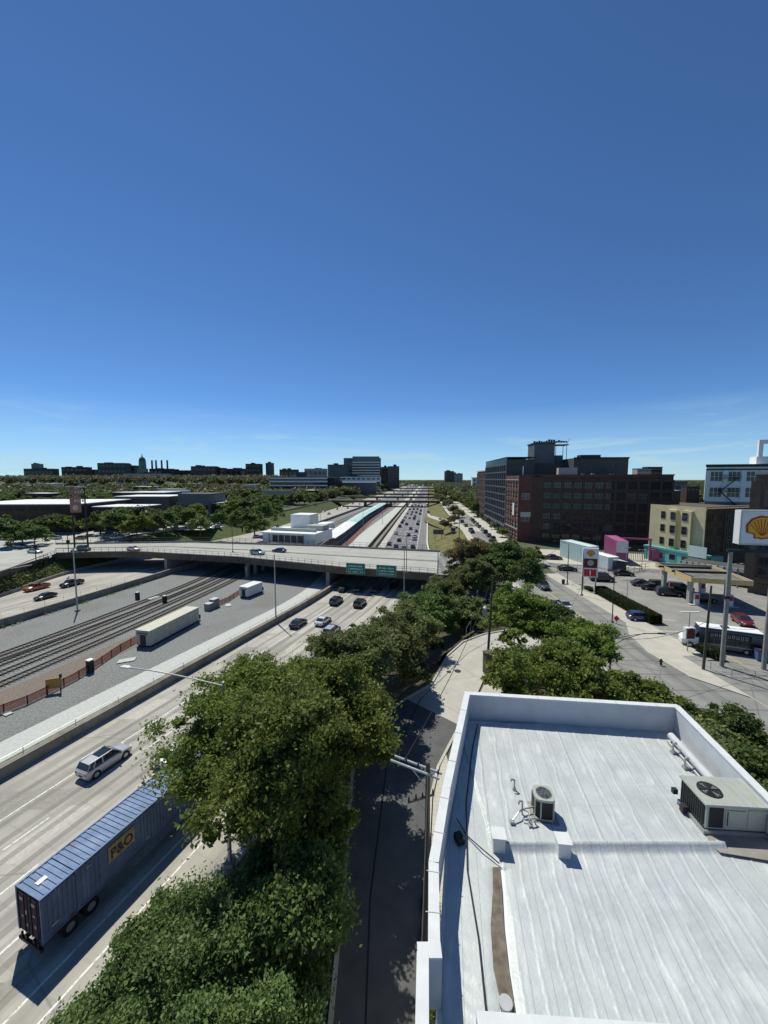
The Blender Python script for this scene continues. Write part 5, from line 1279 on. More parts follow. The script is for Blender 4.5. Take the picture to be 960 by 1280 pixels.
# by the containers and fuel station
GN = 'vehicles around the fuel station'
for kd, cl, px, py, hd, lab in (
    ('van', 'black', 752, 726, 100, 'black van parked behind the price totem'), ('sedan', 'black', 779, 719, 102, 'black sedan on the lot edge right of the black van'), ('sedan', 'black', 709, 713, 100, 'black sedan parked at the kerb left of the price totem'),
    ('sedan', 'black', 692, 699, 100, 'black sedan behind the wire fence left of the mint container'), ('sedan', 'dark_grey', 803, 732, 100, 'grey sedan at the left end of the row by the fuel pumps'), ('sedan', 'black', 816, 737, 110, 'black sedan second from the left at the fuel pumps'),
    ('suv', 'black', 826, 735, 110, 'black suv farther back at the fuel pumps'), ('suv', 'black', 836, 744, 105, 'black suv beside the nearest fuel pump column'), ('suv', 'dark_grey', 850, 738, 105, 'dark suv parked under the left half of the fuel canopy'), ('sedan', 'black', 878, 752, 95, 'black sedan in the shade under the fuel canopy'),
    ('hatch', 'blue', 800.5, 775, 96, 'dark blue hatchback parked behind the clipped hedge'), ('hatch', 'red', 928, 780, 200, 'red hatchback parked right of the fuel canopy shadow')):
    carp(kd, cl, px, py, .03, hd, lab, GN)

# container truck
def truck():
    x, y = -17.8, 29.2
    r = empty('container_truck', (-22.35, 21.9, HB+.01), R(90-20.8), 'semi truck carrying a long weathered blue container past the big tree', 'truck')
    Lc = 13.7; cw = 1.22; z0, z1 = 1.22, 4.12
    mb = MB(); mb.box(0, Lc, -cw, cw, z0, z1-.06)
    k = .35
    while k < Lc-.4:
        for s in (-1, 1):
            a, b_ = (cw+.001, cw+.035) if s > 0 else (-cw-.035, -cw-.001)
            if not (s < 0 and 3.6 < k < 6.3): mb.box(k, k+.14, a, b_, z0+.2, z1-.2)
        k += .28
    k = .3
    while k < Lc-.3: mb.box(k, k+.17, -cw+.1, cw-.1, z1-.059, z1-.01); k += .34
    c = mb.build('container', M['bcont'], r)
    fr_ = MB()
    for xx in (-.03, 1.95, 12.1, Lc-.13):
        for s in (-1, 1): fr_.box(xx, xx+.16, s*(cw+.01)-.06, s*(cw+.01)+.06, z0-.05, z1+.02)
        fr_.box(xx, xx+.16, -cw+.07, cw-.07, z1-.05, z1+.015)
    for s in (-1, 1):
        fr_.box(.131, 1.949, s*(cw-.0)-.055, s*(cw-.0)+.055, z1-.05, z1+.012); fr_.box(2.111, 12.099, s*(cw-.0)-.055, s*(cw-.0)+.055, z1-.05, z1+.012)
    fr_.box(-.03, Lc, -cw-.04, -cw+.06, z0-.12, z0-.001); fr_.box(-.03, Lc, cw-.06, cw+.04, z0-.12, z0-.001)
    fr_.build('corner_frame', M['bcont'], c)
    d = MB()
    for s in (-1, 1):
        d.box(-.06, -.032, s*.58-.53, s*.58+.53, z0+.08, z1-.12)
    d.build('rear_door', mat('rusty_maroon_door', (.05, .03, .035), .8, var=.3, scale=2), c)
    lb = MB()
    for yy in (-.95, -.35, .35, .95): lb.tube((-.09, yy, z0+.1), (-.09, yy, z1-.15), .03, n=6)
    lb.build('locking_bar', M['dsteel'], c)
    wl = MB()
    for yy, zz, a, b_ in ((-.6, 3.55, .34, .22), (.62, 3.55, .34, .22), (-.6, 2.8, .2, .15), (.2, 2.75, .14, .3), (-.7, 2.1, .18, .2), (.6, 2.35, .2, .14), (.15, 1.9, .12, .2)): wl.box(-.075, -.063, yy-a/2, yy+a/2, zz-b_/2, zz+b_/2)
    wl.build('door_label', M['stone'], c)
    MB().box(.5, 1.05, -.1, .35-.1, z1+.0, z1+.006).build('roof_mark', M['white'], c)
    # logo panel on the right side
    MB().box(4.05, 6.0, -cw-.05, -cw-.036, 2.45, 3.65).build('logo_panel', mat('faded_gold_panel', (.42, .33, .12), .7, var=.2, scale=3), c)
    idm = MB()
    for (a, b_, zz) in ((8.6, 9.9, 3.6), (8.8, 9.6, 3.35), (11.6, 12.0, 2.0), (.5, .9, 1.7), (2.6, 2.9, 3.5), (6.9, 7.2, 1.6)): idm.box(a, b_, -cw-.045, -cw-.037, zz, zz+.13)
    idm.build('small_marking', M['stone'], c)
    tx = bpy.data.curves.new('logo', 'FONT'); tx.body = 'P&O'; tx.size = 1.12; tx.extrude = .006; tx.align_x = 'CENTER'; tx.offset = .028
    to = bpy.data.objects.new('logo_text', tx); col.objects.link(to); bpy.context.view_layer.update()
    me = bpy.data.meshes.new_from_object(to); bpy.data.objects.remove(to); me.materials.append(M['text'])
    o = link('logo_text', me, c, (5.03, -cw-.056, 2.65)); o.rotation_euler = (R(90), 0, 0); o.scale = (.76, .9, 1)
    # chassis, wheels
    ch = MB(); ch.box(-.1, Lc+1, -.5, -.3, .85, 1.09); ch.box(-.1, Lc+1, .3, .5, .85, 1.09); ch.box(-.12, .05, -1.15, 1.15, .55, .75)
    for xx in (.4, 3, 6, 9, 12): ch.box(xx, xx+.15, -1.1, 1.1, .95, 1.08)
    ch.box(-.1, .0, -.9, -.8, .55, 1.1); ch.box(-.1, .0, .8, .9, .55, 1.1)
    ch.build('chassis', M['dsteel'], r)
    wm = MB().tube((0, -.28, 0), (0, .28, 0), .51, .51, 18).mesh('wheel', M['rubber']); rm = MB().tube((0, -.29, 0), (0, .29, 0), .27, .27, 12).mesh('rim', M['steel'])
    for xx in (1.5, 2.8, Lc-.6, Lc+.7, Lc+4.4):
        for s in (-1, 1): wo = link('wheel', wm, r, (xx, s*.93, .51)); link('rim', rm, wo)
    cb = MB(); loft(cb, [[(x_, -1.15, .7), (x_, -1.15, zt-.2), (x_, -1.0, zt), (x_, 1.0, zt), (x_, 1.15, zt-.2), (x_, 1.15, .7)] for x_, zt in ((Lc+1.3, 3.9), (Lc+2.9, 3.8), (Lc+3.3, 2.9), (Lc+3.5, 2.1), (Lc+5.2, 1.9), (Lc+5.5, 1.3))])
    cb.build('cab', paint('white', PC['white']), r)
    for s in (-1, 1):
        q = MB(); q.box(-.14, -.121, s*.95-.12, s*.95+.12, .6, .7); q.build('tail_light', M['redl'], r)
truck()
# box truck / delivery bus by the fuel sign
def bus():
    x, y = 44.9, 53.4
    r = empty('shuttle_bus', (x, y, .03), R(-24), 'white roofed shuttle bus with dark lettered side parked behind the fuel sign posts', 'bus')
    b = MB(); loft(b, [[(x_, -1.15, .45), (x_, -1.18, 1.4), (x_, -1.16, h_-.25), (x_, -1.0, h_), (x_, 1.0, h_), (x_, 1.16, h_-.25), (x_, 1.18, 1.4), (x_, 1.15, .45)] for x_, h_ in ((0, 3.05), (.15, 3.12), (6.7, 3.12), (7, 3.0))])
    b.build('body', paint('dark_blue_wrap', (.03, .04, .07)), r)
    rf = MB(); rf.box(.05, 6.9, -1.02, 1.02, 3.122, 3.2); rf.build('roof', M['white'], r)
    MB().box(2.6, 3.5, -.35, .35, 3.202, 3.34).build('roof_hatch', M['dsteel'], r)
    n = MB(); loft(n, [[(x_, -1.0*w_, .45), (x_, -1.0*w_, z_), (x_, 1.0*w_, z_), (x_, 1.0*w_, .45)] for x_, z_, w_ in ((-1.9, 1.05, .85), (-1.6, 1.35, .95), (-.9, 1.5, 1), (-.002, 1.6, 1))])
    n.build('bonnet', M['whitew'], r)
    ws = MB(); ws.add([(-.75, -.95, 1.52), (-.75, .95, 1.52), (-.05, .95, 2.5), (-.05, -.95, 2.5)], [(0, 1, 2, 3)]); ws.add([(-.75, -.96, 1.52), (-.05, -.96, 2.5), (-.05, -.96, 1.52), (-.75, .96, 1.52), (-.05, .96, 2.5), (-.05, .96, 1.52)], [(0, 2, 1), (3, 4, 5)]); ws.build('windscreen', M['glass'], r)
    w_ = MB()
    for k in range(5): w_.box(.5+k*1.25, 1.55+k*1.25, -1.2, -1.181, 1.2, 1.75)
    w_.build('window', M['glass'], r)
    pn = MB(); pn.box(1.0, 5.6, -1.2, -1.176, 1.9, 2.7); pn.build('side_panel', M['dark'], r)
    lt = MB(); rr = random.Random(8)
    for k in range(9):
        x0 = 1.2+k*.47; lt.box(x0, x0+.08, -1.215, -1.202, 2.05, 2.55); lt.box(x0+.22, x0+.3, -1.215, -1.202, 2.05, 2.55)
        z_ = rr.choice([2.05, 2.26, 2.47]); lt.box(x0+.081, x0+.219, -1.214, -1.203, z_, z_+.08)
    lt.build('lettering', M['stone'], r)
    st = MB(); st.box(.1, 6.9, -1.2, -1.182, .9, 1.0); st.build('stripe', M['steel'], r)
    wm = MB().tube((0, -.15, 0), (0, .15, 0), .42, .42, 16).mesh('wheel', M['rubber']); rm = MB().tube((0, -.16, 0), (0, .16, 0), .23, .23, 10).mesh('rim', M['steel'])
    for xx in (-1.0, 5.2):
        for s in (-1, 1): wo = link('wheel', wm, r, (xx, s*1.02, .42)); link('rim', rm, wo)
    for s in (-1, 1): MB().box(-1.93, -1.88, s*.65-.14, s*.65+.14, .8, 1.0).build('headlight', M['hl'], r)
bus()

# ------------------------------------------------------------------ near building with the silver roof
RZ = 10.6
def near_building():
    r = empty('flat_roofed_building', (0, 0, 0), 0, 'building below the camera with wrinkled silver coated flat roof and white parapets', 'building')
    inn = [(2.55, 7.9), (2.9, 8.8), (3.15, 13.7), (4.95, 19.55), (15.15, 18.55), (14.0, 12.0), (13.0, 5.9), (2.4, 5.9)]
    out_ = [(1.25, 5.5), (1.35, 8.8), (2.45, 13.9), (4.65, 20.5), (15.55, 19.3), (13.6, 5.0)]
    MB().poly(out_, 0, RZ-.05).build('wall', M['whitew'], r)
    # membrane as a real, gently wrinkled sheet
    N, K = 340, 260
    Y_ = np.linspace(5.6, 19.9, K+1)[:, None]*np.ones((1, N+1)); q_ = np.linspace(0, 1, N+1)[None, :]
    xl = np.interp(Y_[:, :1], [5, 8.8, 13.9, 20.5], [1.2, 1.4, 2.5, 4.7])+.1; xr_ = np.interp(Y_[:, :1], [5, 19.3], [13.6, 15.5])-.1
    X_ = xl+(xr_-xl)*q_
    Z_ = .0018*np.sin(X_*9+np.sin(Y_*2.1)*1.2)*np.sin(Y_*1.3+X_)+.0008*np.sin(X_*21+Y_*3.3)
    up_ = Y_ > 12.85
    Z_ = Z_+np.where(X_ > 4.0, .18*np.exp(-((Y_-12.85)/.14)**2)*(X_ < 12.4)*np.clip((X_-4.1)/.3, 0, 1)+.07*up_, 0)
    # wrinkles, stronger towards the camera and around the ridge
    amp = np.clip(np.sin(X_*1.7+Y_*.4)+.3, 0, 1)*(.003+.009*np.clip((10-Y_)/3, 0, 1))
    Z_ = Z_+amp*np.sin(Y_*15+np.sin(X_*3.1)*2.2+X_*5)
    xc = np.interp(Y_, [8.3, 12.2], [3.05, 4.0]); Z_ = Z_-.08*np.exp(-((X_-xc)/.26)**2)*(Y_ < 12.1)
    # lapped seams: raised edges running down the roof
    sw = .012*np.sin(Y_*3.1)
    for k in range(15):
        xs = 3.0+k*.84+(Y_-12.9)*.17+sw*(1+k % 3); d_ = X_-xs; Z_ = Z_+up_*np.where((d_ > 0) & (d_ < .09), .020*(1-d_/.09), 0)
    for k in range(22):
        xs = 4.2+k*.58+(Y_-12.6)*.16+sw*(1+k % 4); d_ = X_-xs; Z_ = Z_+(~up_)*(X_ > 3.5)*np.where((d_ > 0) & (d_ < .09), .018*(1-d_/.09), 0)
    # short cross laps
    for k in range(6):
        ys_ = 13.6+k*1.0; d_ = Y_-ys_; Z_ = Z_+(X_ > 4+.3*(ys_-13))*(X_ < 7.5+1.3*((k*7) % 5))*np.where((d_ > 0) & (d_ < .1), .012*(1-d_/.1), 0)
    Z_ = Z_+.0035*np.sin(Y_*31+3*np.sin(X_*4.3)+X_*2)*np.clip(np.sin(X_*2.9+Y_*1.1)*np.sin(Y_*.8-X_*.6)+.2, 0, 1)
    vs = np.stack([X_, Y_, RZ+Z_], 2).reshape(-1, 3).tolist()
    fs = [(j*(N+1)+i, j*(N+1)+i+1, (j+1)*(N+1)+i+1, (j+1)*(N+1)+i) for j in range(K) for i in range(N)]
    MB().add(vs, fs).build('roof', M['roofm'], r, smooth=True)
    # parapets
    T = 12.0
    pn_ = [0]
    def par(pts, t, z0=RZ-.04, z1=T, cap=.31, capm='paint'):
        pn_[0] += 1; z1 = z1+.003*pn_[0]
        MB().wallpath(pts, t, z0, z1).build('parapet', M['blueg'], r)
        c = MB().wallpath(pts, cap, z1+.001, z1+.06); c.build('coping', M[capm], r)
    par([(1.28, 8.8), (1.55, 11.0), (2.42, 13.9), (4.62, 20.4)], .28)
    par([(4.5, 20.5), (15.5, 19.25)], .26)
    par([(15.42, 19.3), (13.0, 4.8)], .26, cap=.32)
    par([(.85, 8.75), (1.45, 8.75)], .26, cap=.34); par([(.98, 8.7), (.62, 5.5)], .26, cap=.30)
    par([(2.1, 7.62), (13.3, 7.05)], .2, RZ+.1, 11.75, .34)
    # cap joints
    j = MB()
    for (x_, y_, a) in ((1.35, 9.6, 5), (1.5, 10.7, 10), (1.85, 12, 15), (2.3, 13.4, 17), (2.9, 15.3, 18), (3.5, 17.1, 18), (4.1, 18.9, 18)): j.obox((x_, y_, T+.062), (.40, .02, .012), R(-a))
    for k in range(5): j.obox((6.4+k*2, 20.28-k*.228, T+.062), (.02, .38, .012), R(-6.5))
    j.build('coping_joint', M['steel'], r)
    # dirt channel
    s = MB(); pts = []
    ch_l = [(2.98, 8.3), (3.0, 9.4), (3.2, 10.4), (3.55, 11.4), (3.75, 12.15)]; ch_r = [(3.28, 8.3), (3.42, 9.4), (3.6, 10.4), (3.85, 11.4), (4.0, 12.15)]
    n = len(ch_l); s.add([(a, b_, RZ+.02) for a, b_ in ch_l]+[(a, b_, RZ+.02) for a, b_ in ch_r], [(i, n+i, n+i+1, i+1) for i in range(n-1)]); s.build('sediment', M['brown'], r)
    g = MB(); g.poly([(12.0, 12.6), (14.0, 12.2), (14.3, 13.5), (12.2, 13.4), (11.9, 13.0)], RZ+.085, RZ+.10); g.build('walk_pad', M['conc'], r)
    dp = MB(); dp.tube((3.1, 8.65, RZ+.03), (3.1, 8.65, RZ+.12), .17, .17, 16); dp.build('roof_drain', M['steel'], r)
    # curbed skylight-like vents, fixed to the roof
    for (x_, y_) in ((4.15, 12.85), (6.4, 12.65)):
        v = MB(); v.obox((x_, y_, RZ), (.42, .42, .55), R(-6)); v.obox((x_, y_, RZ+.551), (.5, .5, .05), R(-6)); v.build('vent_curb', M['paint'], r)
    # black cable lying in the gutter
    MB().path([(2.5, 8, RZ+.06), (2.75, 10, RZ+.06), (2.85, 12, RZ+.06), (3.4, 14.8, RZ+.06), (4.4, 18, RZ+.1), (5.1, 19.8, RZ+.1)], .025).build('cable', M['wire'], r)
    MB().path([(4.0, 12.2, RZ+.1), (3.5, 12.7, RZ+.15), (3.1, 13.3, RZ+.06), (2.85, 14.0, RZ+.1)], .02).build('cable', M['wire'], r)
near_building()
link('black_scupper_box', MB().box(-.14, .14, -.18, .18, 0, .22).mesh('box', M['dark']), None, (2.78, 13.1, RZ+.03), .3, 'small black junction box in the shaded gutter beside the left parapet', 'junction box')
def condenser():
    r = empty('air_conditioner', (6.35, 14.25, RZ+.08), R(-8), 'small round topped air conditioner condenser standing in the middle of the silver roof', 'air conditioner')
    b = MB(); n = 28
    pr = []
    for k in range(n):
        a = 2*math.pi*k/n; pr.append((.37*math.copysign(abs(math.cos(a))**.5, math.cos(a)), .37*math.copysign(abs(math.sin(a))**.5, math.sin(a))))
    b.poly(pr, .06, .76); b.build('coil_cabinet', M['dark'], r)
    t = MB(); t.poly([(x*1.06, y*1.06) for x, y in pr], .761, .86); t.poly([(x*1.06, y*1.06) for x, y in pr], 0, .059)
    for k in range(0, n, 4): t.obox((pr[k][0]*1.03, pr[k][1]*1.03, .06), (.05, .05, .70), 2*math.pi*k/n)
    t.build('casing', M['acm'], r)
    g = MB(); g.tube((0, 0, .862), (0, 0, .872), .28, .28, 24); g.build('fan_opening', M['dark'], r)
    g = MB()
    for rr_ in (.07, .13, .19, .25, .29):
        pts = [(rr_*math.cos(2*math.pi*k/24), rr_*math.sin(2*math.pi*k/24), .885) for k in range(25)]; g.path(pts, .007, 4)
    for k in range(8): a = math.pi*k/4; g.tube((.03*math.cos(a), .03*math.sin(a), .885), (.3*math.cos(a), .3*math.sin(a), .885), .007, n=4)
    g.build('fan_guard', M['steel'], r)
    MB().box(-.5, .5, -.5, .5, -.06, -.001).build('base_pad', M['conc'], r)
condenser()
def rtu():
    r = empty('rooftop_unit', (12.1, 13.4, RZ+.12), R(-4), 'large grey beige rooftop air handling unit with round fan on the silver roof', 'air conditioner')
    W_, D_, H_ = 2.35, 1.35, 1.05
    b = MB(); b.box(.02, W_, 0, D_, .12, H_); b.build('cabinet', M['acm'], r)
    t = MB(); t.box(-.05, W_+.05, -.05, D_+.05, H_+.001, H_+.07)
    for k in range(4): t.box(1.15+k*.3, 1.17+k*.3, -.04, D_+.04, H_+.071, H_+.085)
    t.build('top_cover', M['acm'], r)
    c = MB(); c.box(-.02, .018, .08, D_-.06, .2, H_-.06); c.box(.12, .62, -.03, -.002, .2, H_-.08)
    for k in range(11): c.box(-.035, -.021, .12+k*.11, .16+k*.11, .2, H_-.06)
    c.build('coil_grille', M['dark'], r)
    p_ = MB(); p_.box(.7, 1.4, -.025, -.002, .25, H_-.15); p_.box(1.5, 2.2, -.02, -.002, .2, H_-.1); p_.build('access_panel', M['acm'], r)
    e = MB(); e.box(.75, .78, -.04, -.026, .3, H_-.2); e.build('handle', M['dsteel'], r)
    f = MB(); f.tube((.6, .68, H_+.071), (.6, .68, H_+.09), .40, .40, 28); f.build('fan_opening', M['dark'], r)
    g = MB()
    for q in (.1, .18, .25, .32, .39): g.path([(.6+q*math.cos(2*math.pi*k/28), .68+q*math.sin(2*math.pi*k/28), H_+.11) for k in range(29)], .008, 4)
    g.tube((.2, .68, H_+.11), (1.0, .68, H_+.11), .015); g.tube((.6, .28, H_+.11), (.6, 1.08, H_+.11), .015); g.build('fan_guard', M['dsteel'], r)
    bl = MB()
    for k in range(4):
        a = k*math.pi/2+.4; bl.add([(.6+.05*math.cos(a), .68+.05*math.sin(a), H_+.095), (.6+.35*math.cos(a-.25), .68+.35*math.sin(a-.25), H_+.093), (.6+.35*math.cos(a+.25), .68+.35*math.sin(a+.25), H_+.103)], [(0, 1, 2)])
    bl.build('fan_blade', M['steel'], r)
    s = MB(); s.box(-.1, W_+.05, -.1, -.03, -.1, .11); s.box(-.1, W_+.05, D_-.1, D_+.0, -.1, .11); s.box(-.1, -.03, -.028, D_-.102, -.1, .11); s.build('base_rail', M['steel'], r)
    h = MB(); h.box(2.12, 2.65, -.52, -.06, .15, .7); h.add([(2.1, -.54, .701), (2.67, -.54, .701), (2.67, -.04, .76), (2.1, -.04, .76), (2.1, -.54, .72), (2.67, -.54, .72), (2.67, -.04, .80), (2.1, -.04, .80)], [(0, 3, 2, 1), (4, 5, 6, 7), (0, 1, 5, 4), (1, 2, 6, 5), (2, 3, 7, 6), (3, 0, 4, 7)]); h.build('intake_hood', M['acm'], r)
    q = MB(); q.box(-.28, -.06, .75, .95, .0, .28); q.box(-.26, -.08, 1.35, 1.5, .3, .5); q.build('disconnect_box', M['dsteel'], r)
rtu()
def pipes():
    MB().tube((14.62, 18.5, RZ+.34), (14.2, 15.3, RZ+.34), .17, .17, 16).build('duct_pipe', M['blueg'], label='thick pale insulated pipe lying along the right parapet of the roof', cat='pipe', smooth=False)
    MB().path([(14.35, 18.3, RZ+.16), (14.0, 15.6, RZ+.16)], .06, 8).build('thin_pipe', M['steel'], label='thin grey pipe on blocks beside the thick insulated one', cat='pipe')
    for (x, y, l) in ((14.2, 17.6, 'small grey gooseneck vent on a block, farther one by the right pipe'), (14.0, 16.6, 'small grey gooseneck vent on a block, nearer one by the right pipe')):
        m = MB(); m.box(-.22, .22, -.1, .1, 0, .12); m.path([(-.15, 0, .12), (-.15, 0, .5), (-.02, 0, .56), (.02, 0, .45)], .04, 8); m.build('gooseneck_vent', M['steel'], loc=(x, y, RZ+.08), label=l, cat='vent', group='gooseneck vents')
    m = MB(); m.path([(0, 0, 0), (0, 0, .42), (-.12, 0, .48), (-.16, 0, .40)], .035, 8); m.tube((0, 0, 0), (0, 0, .1), .09, .05, 10); m.build('gooseneck_vent', M['steel'], loc=(5.6, 15.4, RZ+.08), label='lone thin bent vent pipe on the silver roof left of the round condenser', cat='vent', group='gooseneck vents')
    m = MB()
    m.path([(0, 0, 0), (0, 0, .55), (-.14, 0, .55), (-.14, 0, .42)], .035, 8); m.path([(0, .0, .2), (.7, .15, .2)], .03, 6); m.path([(-.1, -.35, .08), (.15, -.4, .2), (.2, -.1, .18), (0, 0, .2)], .025, 6)
    m.path([(.1, -.5, 0), (.1, -.5, .25), (.35, -.45, .25), (.35, -.45, 0)], .03, 6); m.path([(-.5, -.4, .12), (-.2, -.2, .26), (.0, 0, .2)], .03, 6); m.box(-.62, -.45, -.5, -.36, 0, .12); m.box(.05, .2, -.62, -.45, 0, .1); m.box(.42, .56, -.3, -.14, 0, .1)
    m.build('refrigerant_pipes', M['steel'], loc=(5.5, 14.2, RZ+.08), label='tangle of thin bent grey pipes left of the round condenser', cat='pipes')
    m = MB(); m.add([(0, 0, 0), (.35, -.2, 0), (.6, .3, .1), (.2, .5, .15), (.1, .1, .3), (.4, .2, .35)], [(0, 1, 2, 3), (0, 1, 5, 4), (1, 2, 5), (2, 3, 4, 5), (3, 0, 4)]); m.build('crumpled_sheet', M['white'], loc=(14.7, 15.6, RZ+.1), label='crumpled white sheet between rooftop unit and right parapet', cat='sheet')
pipes()

# ------------------------------------------------------------------ poles, signs, street furniture
def mast(x, y, z, h, r0, label, arm=None, m='steel', grp=None, name='street_lamp', cat='street lamp'):
    """arm: (dx,dy,dz) list of arms with a luminaire at the end"""
    r = empty(name, (x, y, z), 0, label, cat, grp)
    MB().tube((0, 0, 0), (0, 0, h), r0, r0*.55, 10).build('pole', M[m], r)
    MB().obox((0, 0, 0), (r0*4, r0*4, .35)).build('base', M['conc'], r)
    for a in (arm or []):
        pts = [(a[0]*q, a[1]*q, h-.3+a[2]*math.sin(q*math.pi/2)) for q in (0, .25, .5, .75, 1)]
        MB().path(pts, max(.035, r0*.3), 6).build('arm', M[m], r)
        e = pts[-1]; d = math.atan2(a[1], a[0])
        q = MB(); loft(q, [[(xx, -ww, zz-.05), (xx, -ww, zz+.04), (xx, ww, zz+.04), (xx, ww, zz-.05)] for xx, ww, zz in ((-.1, .06, 0), (.15, .17, .03), (.6, .17, .03), (.8, .08, 0))])
        q.build('lamp_head', M['steel'] if m == 'steel' else M['dsteel'], r, (e[0], e[1], e[2]), d)
    return r
MG = 'tall highway light masts'
mast(-11.9, 27.2, HB+.2, 14.8, .16, 'highway lamp whose long white arm reaches over the freeway out of the big tree', [(-8.0, 1.6, .6)], grp=MG)
x, y = P(345, 778, HB); mast(x, y, HB, 14.5, .17, 'tall bare grey mast standing on the median wall left of the black sedan', grp=MG)
x, y = P(97, 764, HB); mast(x, y, HB, 14.5, .19, 'tall bare grey mast on the wall between eastbound lanes and tracks', grp=MG)
mast(4.6, 86, HB, 15, .13, 'grey lamp mast in front of the right guide sign', [(-2.2, -.4, .5)], grp=MG)
mast(11.7, 82, -2, 10.4, .16, 'grey mast beside the right end of the overpass near the treetops', grp=MG)
x, y = P(291, 690, .03); mast(x, y, .05, 8.5, .10, 'lamp mast on the overpass left of the silver suv', [(-1.6, .3, .4)], 'dsteel', MG)
x, y = P(508, 716, .03); mast(x, y, .05, 9.5, .09, 'thin dark lamp mast on the overpass right of the guide signs', [(-1.8, .5, .3), (1.8, -.5, .3)], 'dsteel', MG)
for n_, (px, py, h) in enumerate(((454, 662, 12), (478, 655, 12), (401, 662, 12), (574, 672, 10), (511, 640, 12), (538, 640, 12), (484, 632, 12))):
    zz = HB if n_ not in (3,) else 0; x, y = P(px, py, zz)
    mast(x, y, zz, h, .13, ['mast on the white path beyond the overpass', 'mast beside the dark strip wall beyond the overpass', 'mast by the white station ramp', 'mast where the exit ramp meets the street', 'mast in the freeway median farther out', 'mast on the freeway right side farther out', 'most distant mast by the green platform roof'][n_], [(-1.8, .2, .4)], 'dsteel' if n_ == 3 else 'steel', 'masts beyond the overpass')
# utility pole right below with double crossarm
def util_pole(x, y, z, h, label, arms=(), xform=False, lean=(0, 0)):
    r = empty('utility_pole', (x, y, z), 0, label, 'utility pole')
    MB().tube((0, 0, 0), (lean[0], lean[1], h), .17, .11, 8).build('pole', M['wood'], r)
    for (za, l, ang, dbl) in arms:
        a = MB()
        for s in ((-.18, .18) if dbl else (0,)):
            ca, sa = math.cos(ang), math.sin(ang); ox, oy = -sa*s+lean[0]*za/h, ca*s+lean[1]*za/h
            a.tube((ox-ca*l*.75, oy-sa*l*.75, za), (ox+ca*l*.25, oy+sa*l*.25, za), .06, .06, 6)
        a.build('crossarm', M['steel'] if dbl else M['wood'], r)
        q = MB()
        for t in (-.72, -.45, -.2, .2): q.tube((ca*l*t, sa*l*t, za+.06), (ca*l*t, sa*l*t, za+.28), .05, .035, 6)
        q.build('insulator', M['dsteel'], r)
        bc = MB(); bc.tube((lean[0], lean[1], za-.9), (-ca*l*.4, -sa*l*.4, za-.05), .025, n=5); bc.build('brace', M['steel'], r)
    if xform:
        MB().tube((-.42, 0, h*.60), (-.42, 0, h*.60+1.0), .26, .26, 12).build('transformer', M['steel'], r); MB().tube((-.42, 0, h*.60+1.0), (-.42, 0, h*.60+1.2), .24, .08, 12).build('transformer_cap', M['white'], r)
    return r
util_pole(2.15, 17.6, .02, 10.2, 'dark wooden utility pole beside the left parapet with pale double crossarm', [(9.7, 2.6, R(-28), True), (8.4, 1.4, R(20), False)])
util_pole(12.9, 46.2, .02, 11.8, 'wooden utility pole with grey transformer by the bend of the frontage road', [], True, (.5, .2))
q = MB(); q.box(-.45, .45, -.4, .4, 0, 2.6); q.box(-.5, .5, -.45, .45, 2.601, 2.7); q.build('utility_cabinet', M['dconc'], loc=(12.75, 45.4, .15), rz=.3, label='tall narrow grey cabinet against the pole with transformer', cat='cabinet')
x, y = P(879, 838, 0); util_pole(x, y, .02, 10.8, 'bare leaning wooden pole just left of the big fuel sign posts', [], False, (.3, .1))
# black street lamp with double arm
mast(24.8, 40.5, .02, 6.8, .10, 'black street lamp pole with two curved arms rising from the trees by the street', [(4.6, -.6, .9)], 'dsteel', 'black street lamps')
q = MB(); q.path([(24.8, 40.5, 5.7), (26.0, 40.3, 6.6), (28, 40.1, 7.35), (29.2, 39.9, 7.45)], .035, 6); q.build('lamp_arm_brace', M['dsteel'], label='thin curved brace below the arm of the black street lamp by the trees', cat='brace')
for px, py, h, lab, ar in ((765, 778, 8.2, 'thin black pole at the pavement edge beside the clipped hedge', []), (709, 731, 9.5, 'black lamp pole at the kerb left of the price totem', [(-2.4, .8, .6)]), (745, 705, 9.0, 'black lamp pole behind the price totem', [(-2.2, 1.6, .8)]), (727, 745, 9.4, 'dark blue banner pole left of the price totem', [])):
    x, y = P(px, py, 0); mast(x, y, .05, h, .11 if 'totem' in lab else .09, lab, ar, 'dsteel', 'black street poles')
for px, py, h, lab in ((782, 712+0, 6, 'pale lot lamp before the pink container box'), (802, 712, 5.5, 'pale lot lamp right of the pink container box'), (783, 758, 5.2, 'thin grey lot lamp behind the clipped hedge'), (921, 735, 5.6, 'white lot lamp behind the fuel canopy'), (713-4, 728, 4, 'short grey post lamp by the kerb')):
    x, y = P(px, py, 0); mast(x, y, .05, h, .07, lab, [(.5, .1, .05), (-.5, -.1, .05)], 'steel', 'fuel station lot lamps')
x, y = P(859, 815, 0)
r = empty('lot_lamp', (x, y, .05), 0, 'white lamp post with dark red advert box near the short hedge', 'lamp post')
MB().tube((0, 0, 0), (0, 0, 5.6), .07, .06, 8).build('pole', M['steel'], r); MB().box(-1.3, 1.3, -.1, .1, 5.6, 5.72).build('lamp_head', M['white'], r); MB().box(-.65, .65, -.35, .2, 1.9, 3.5).build('advert_box', M['white'], r)
MB().box(-.5, .6, -.365, -.352, 2.0, 3.4).build('advert', mat('dark_red_advert', (.12, .03, .03), .6, var=.5, scale=3), r)
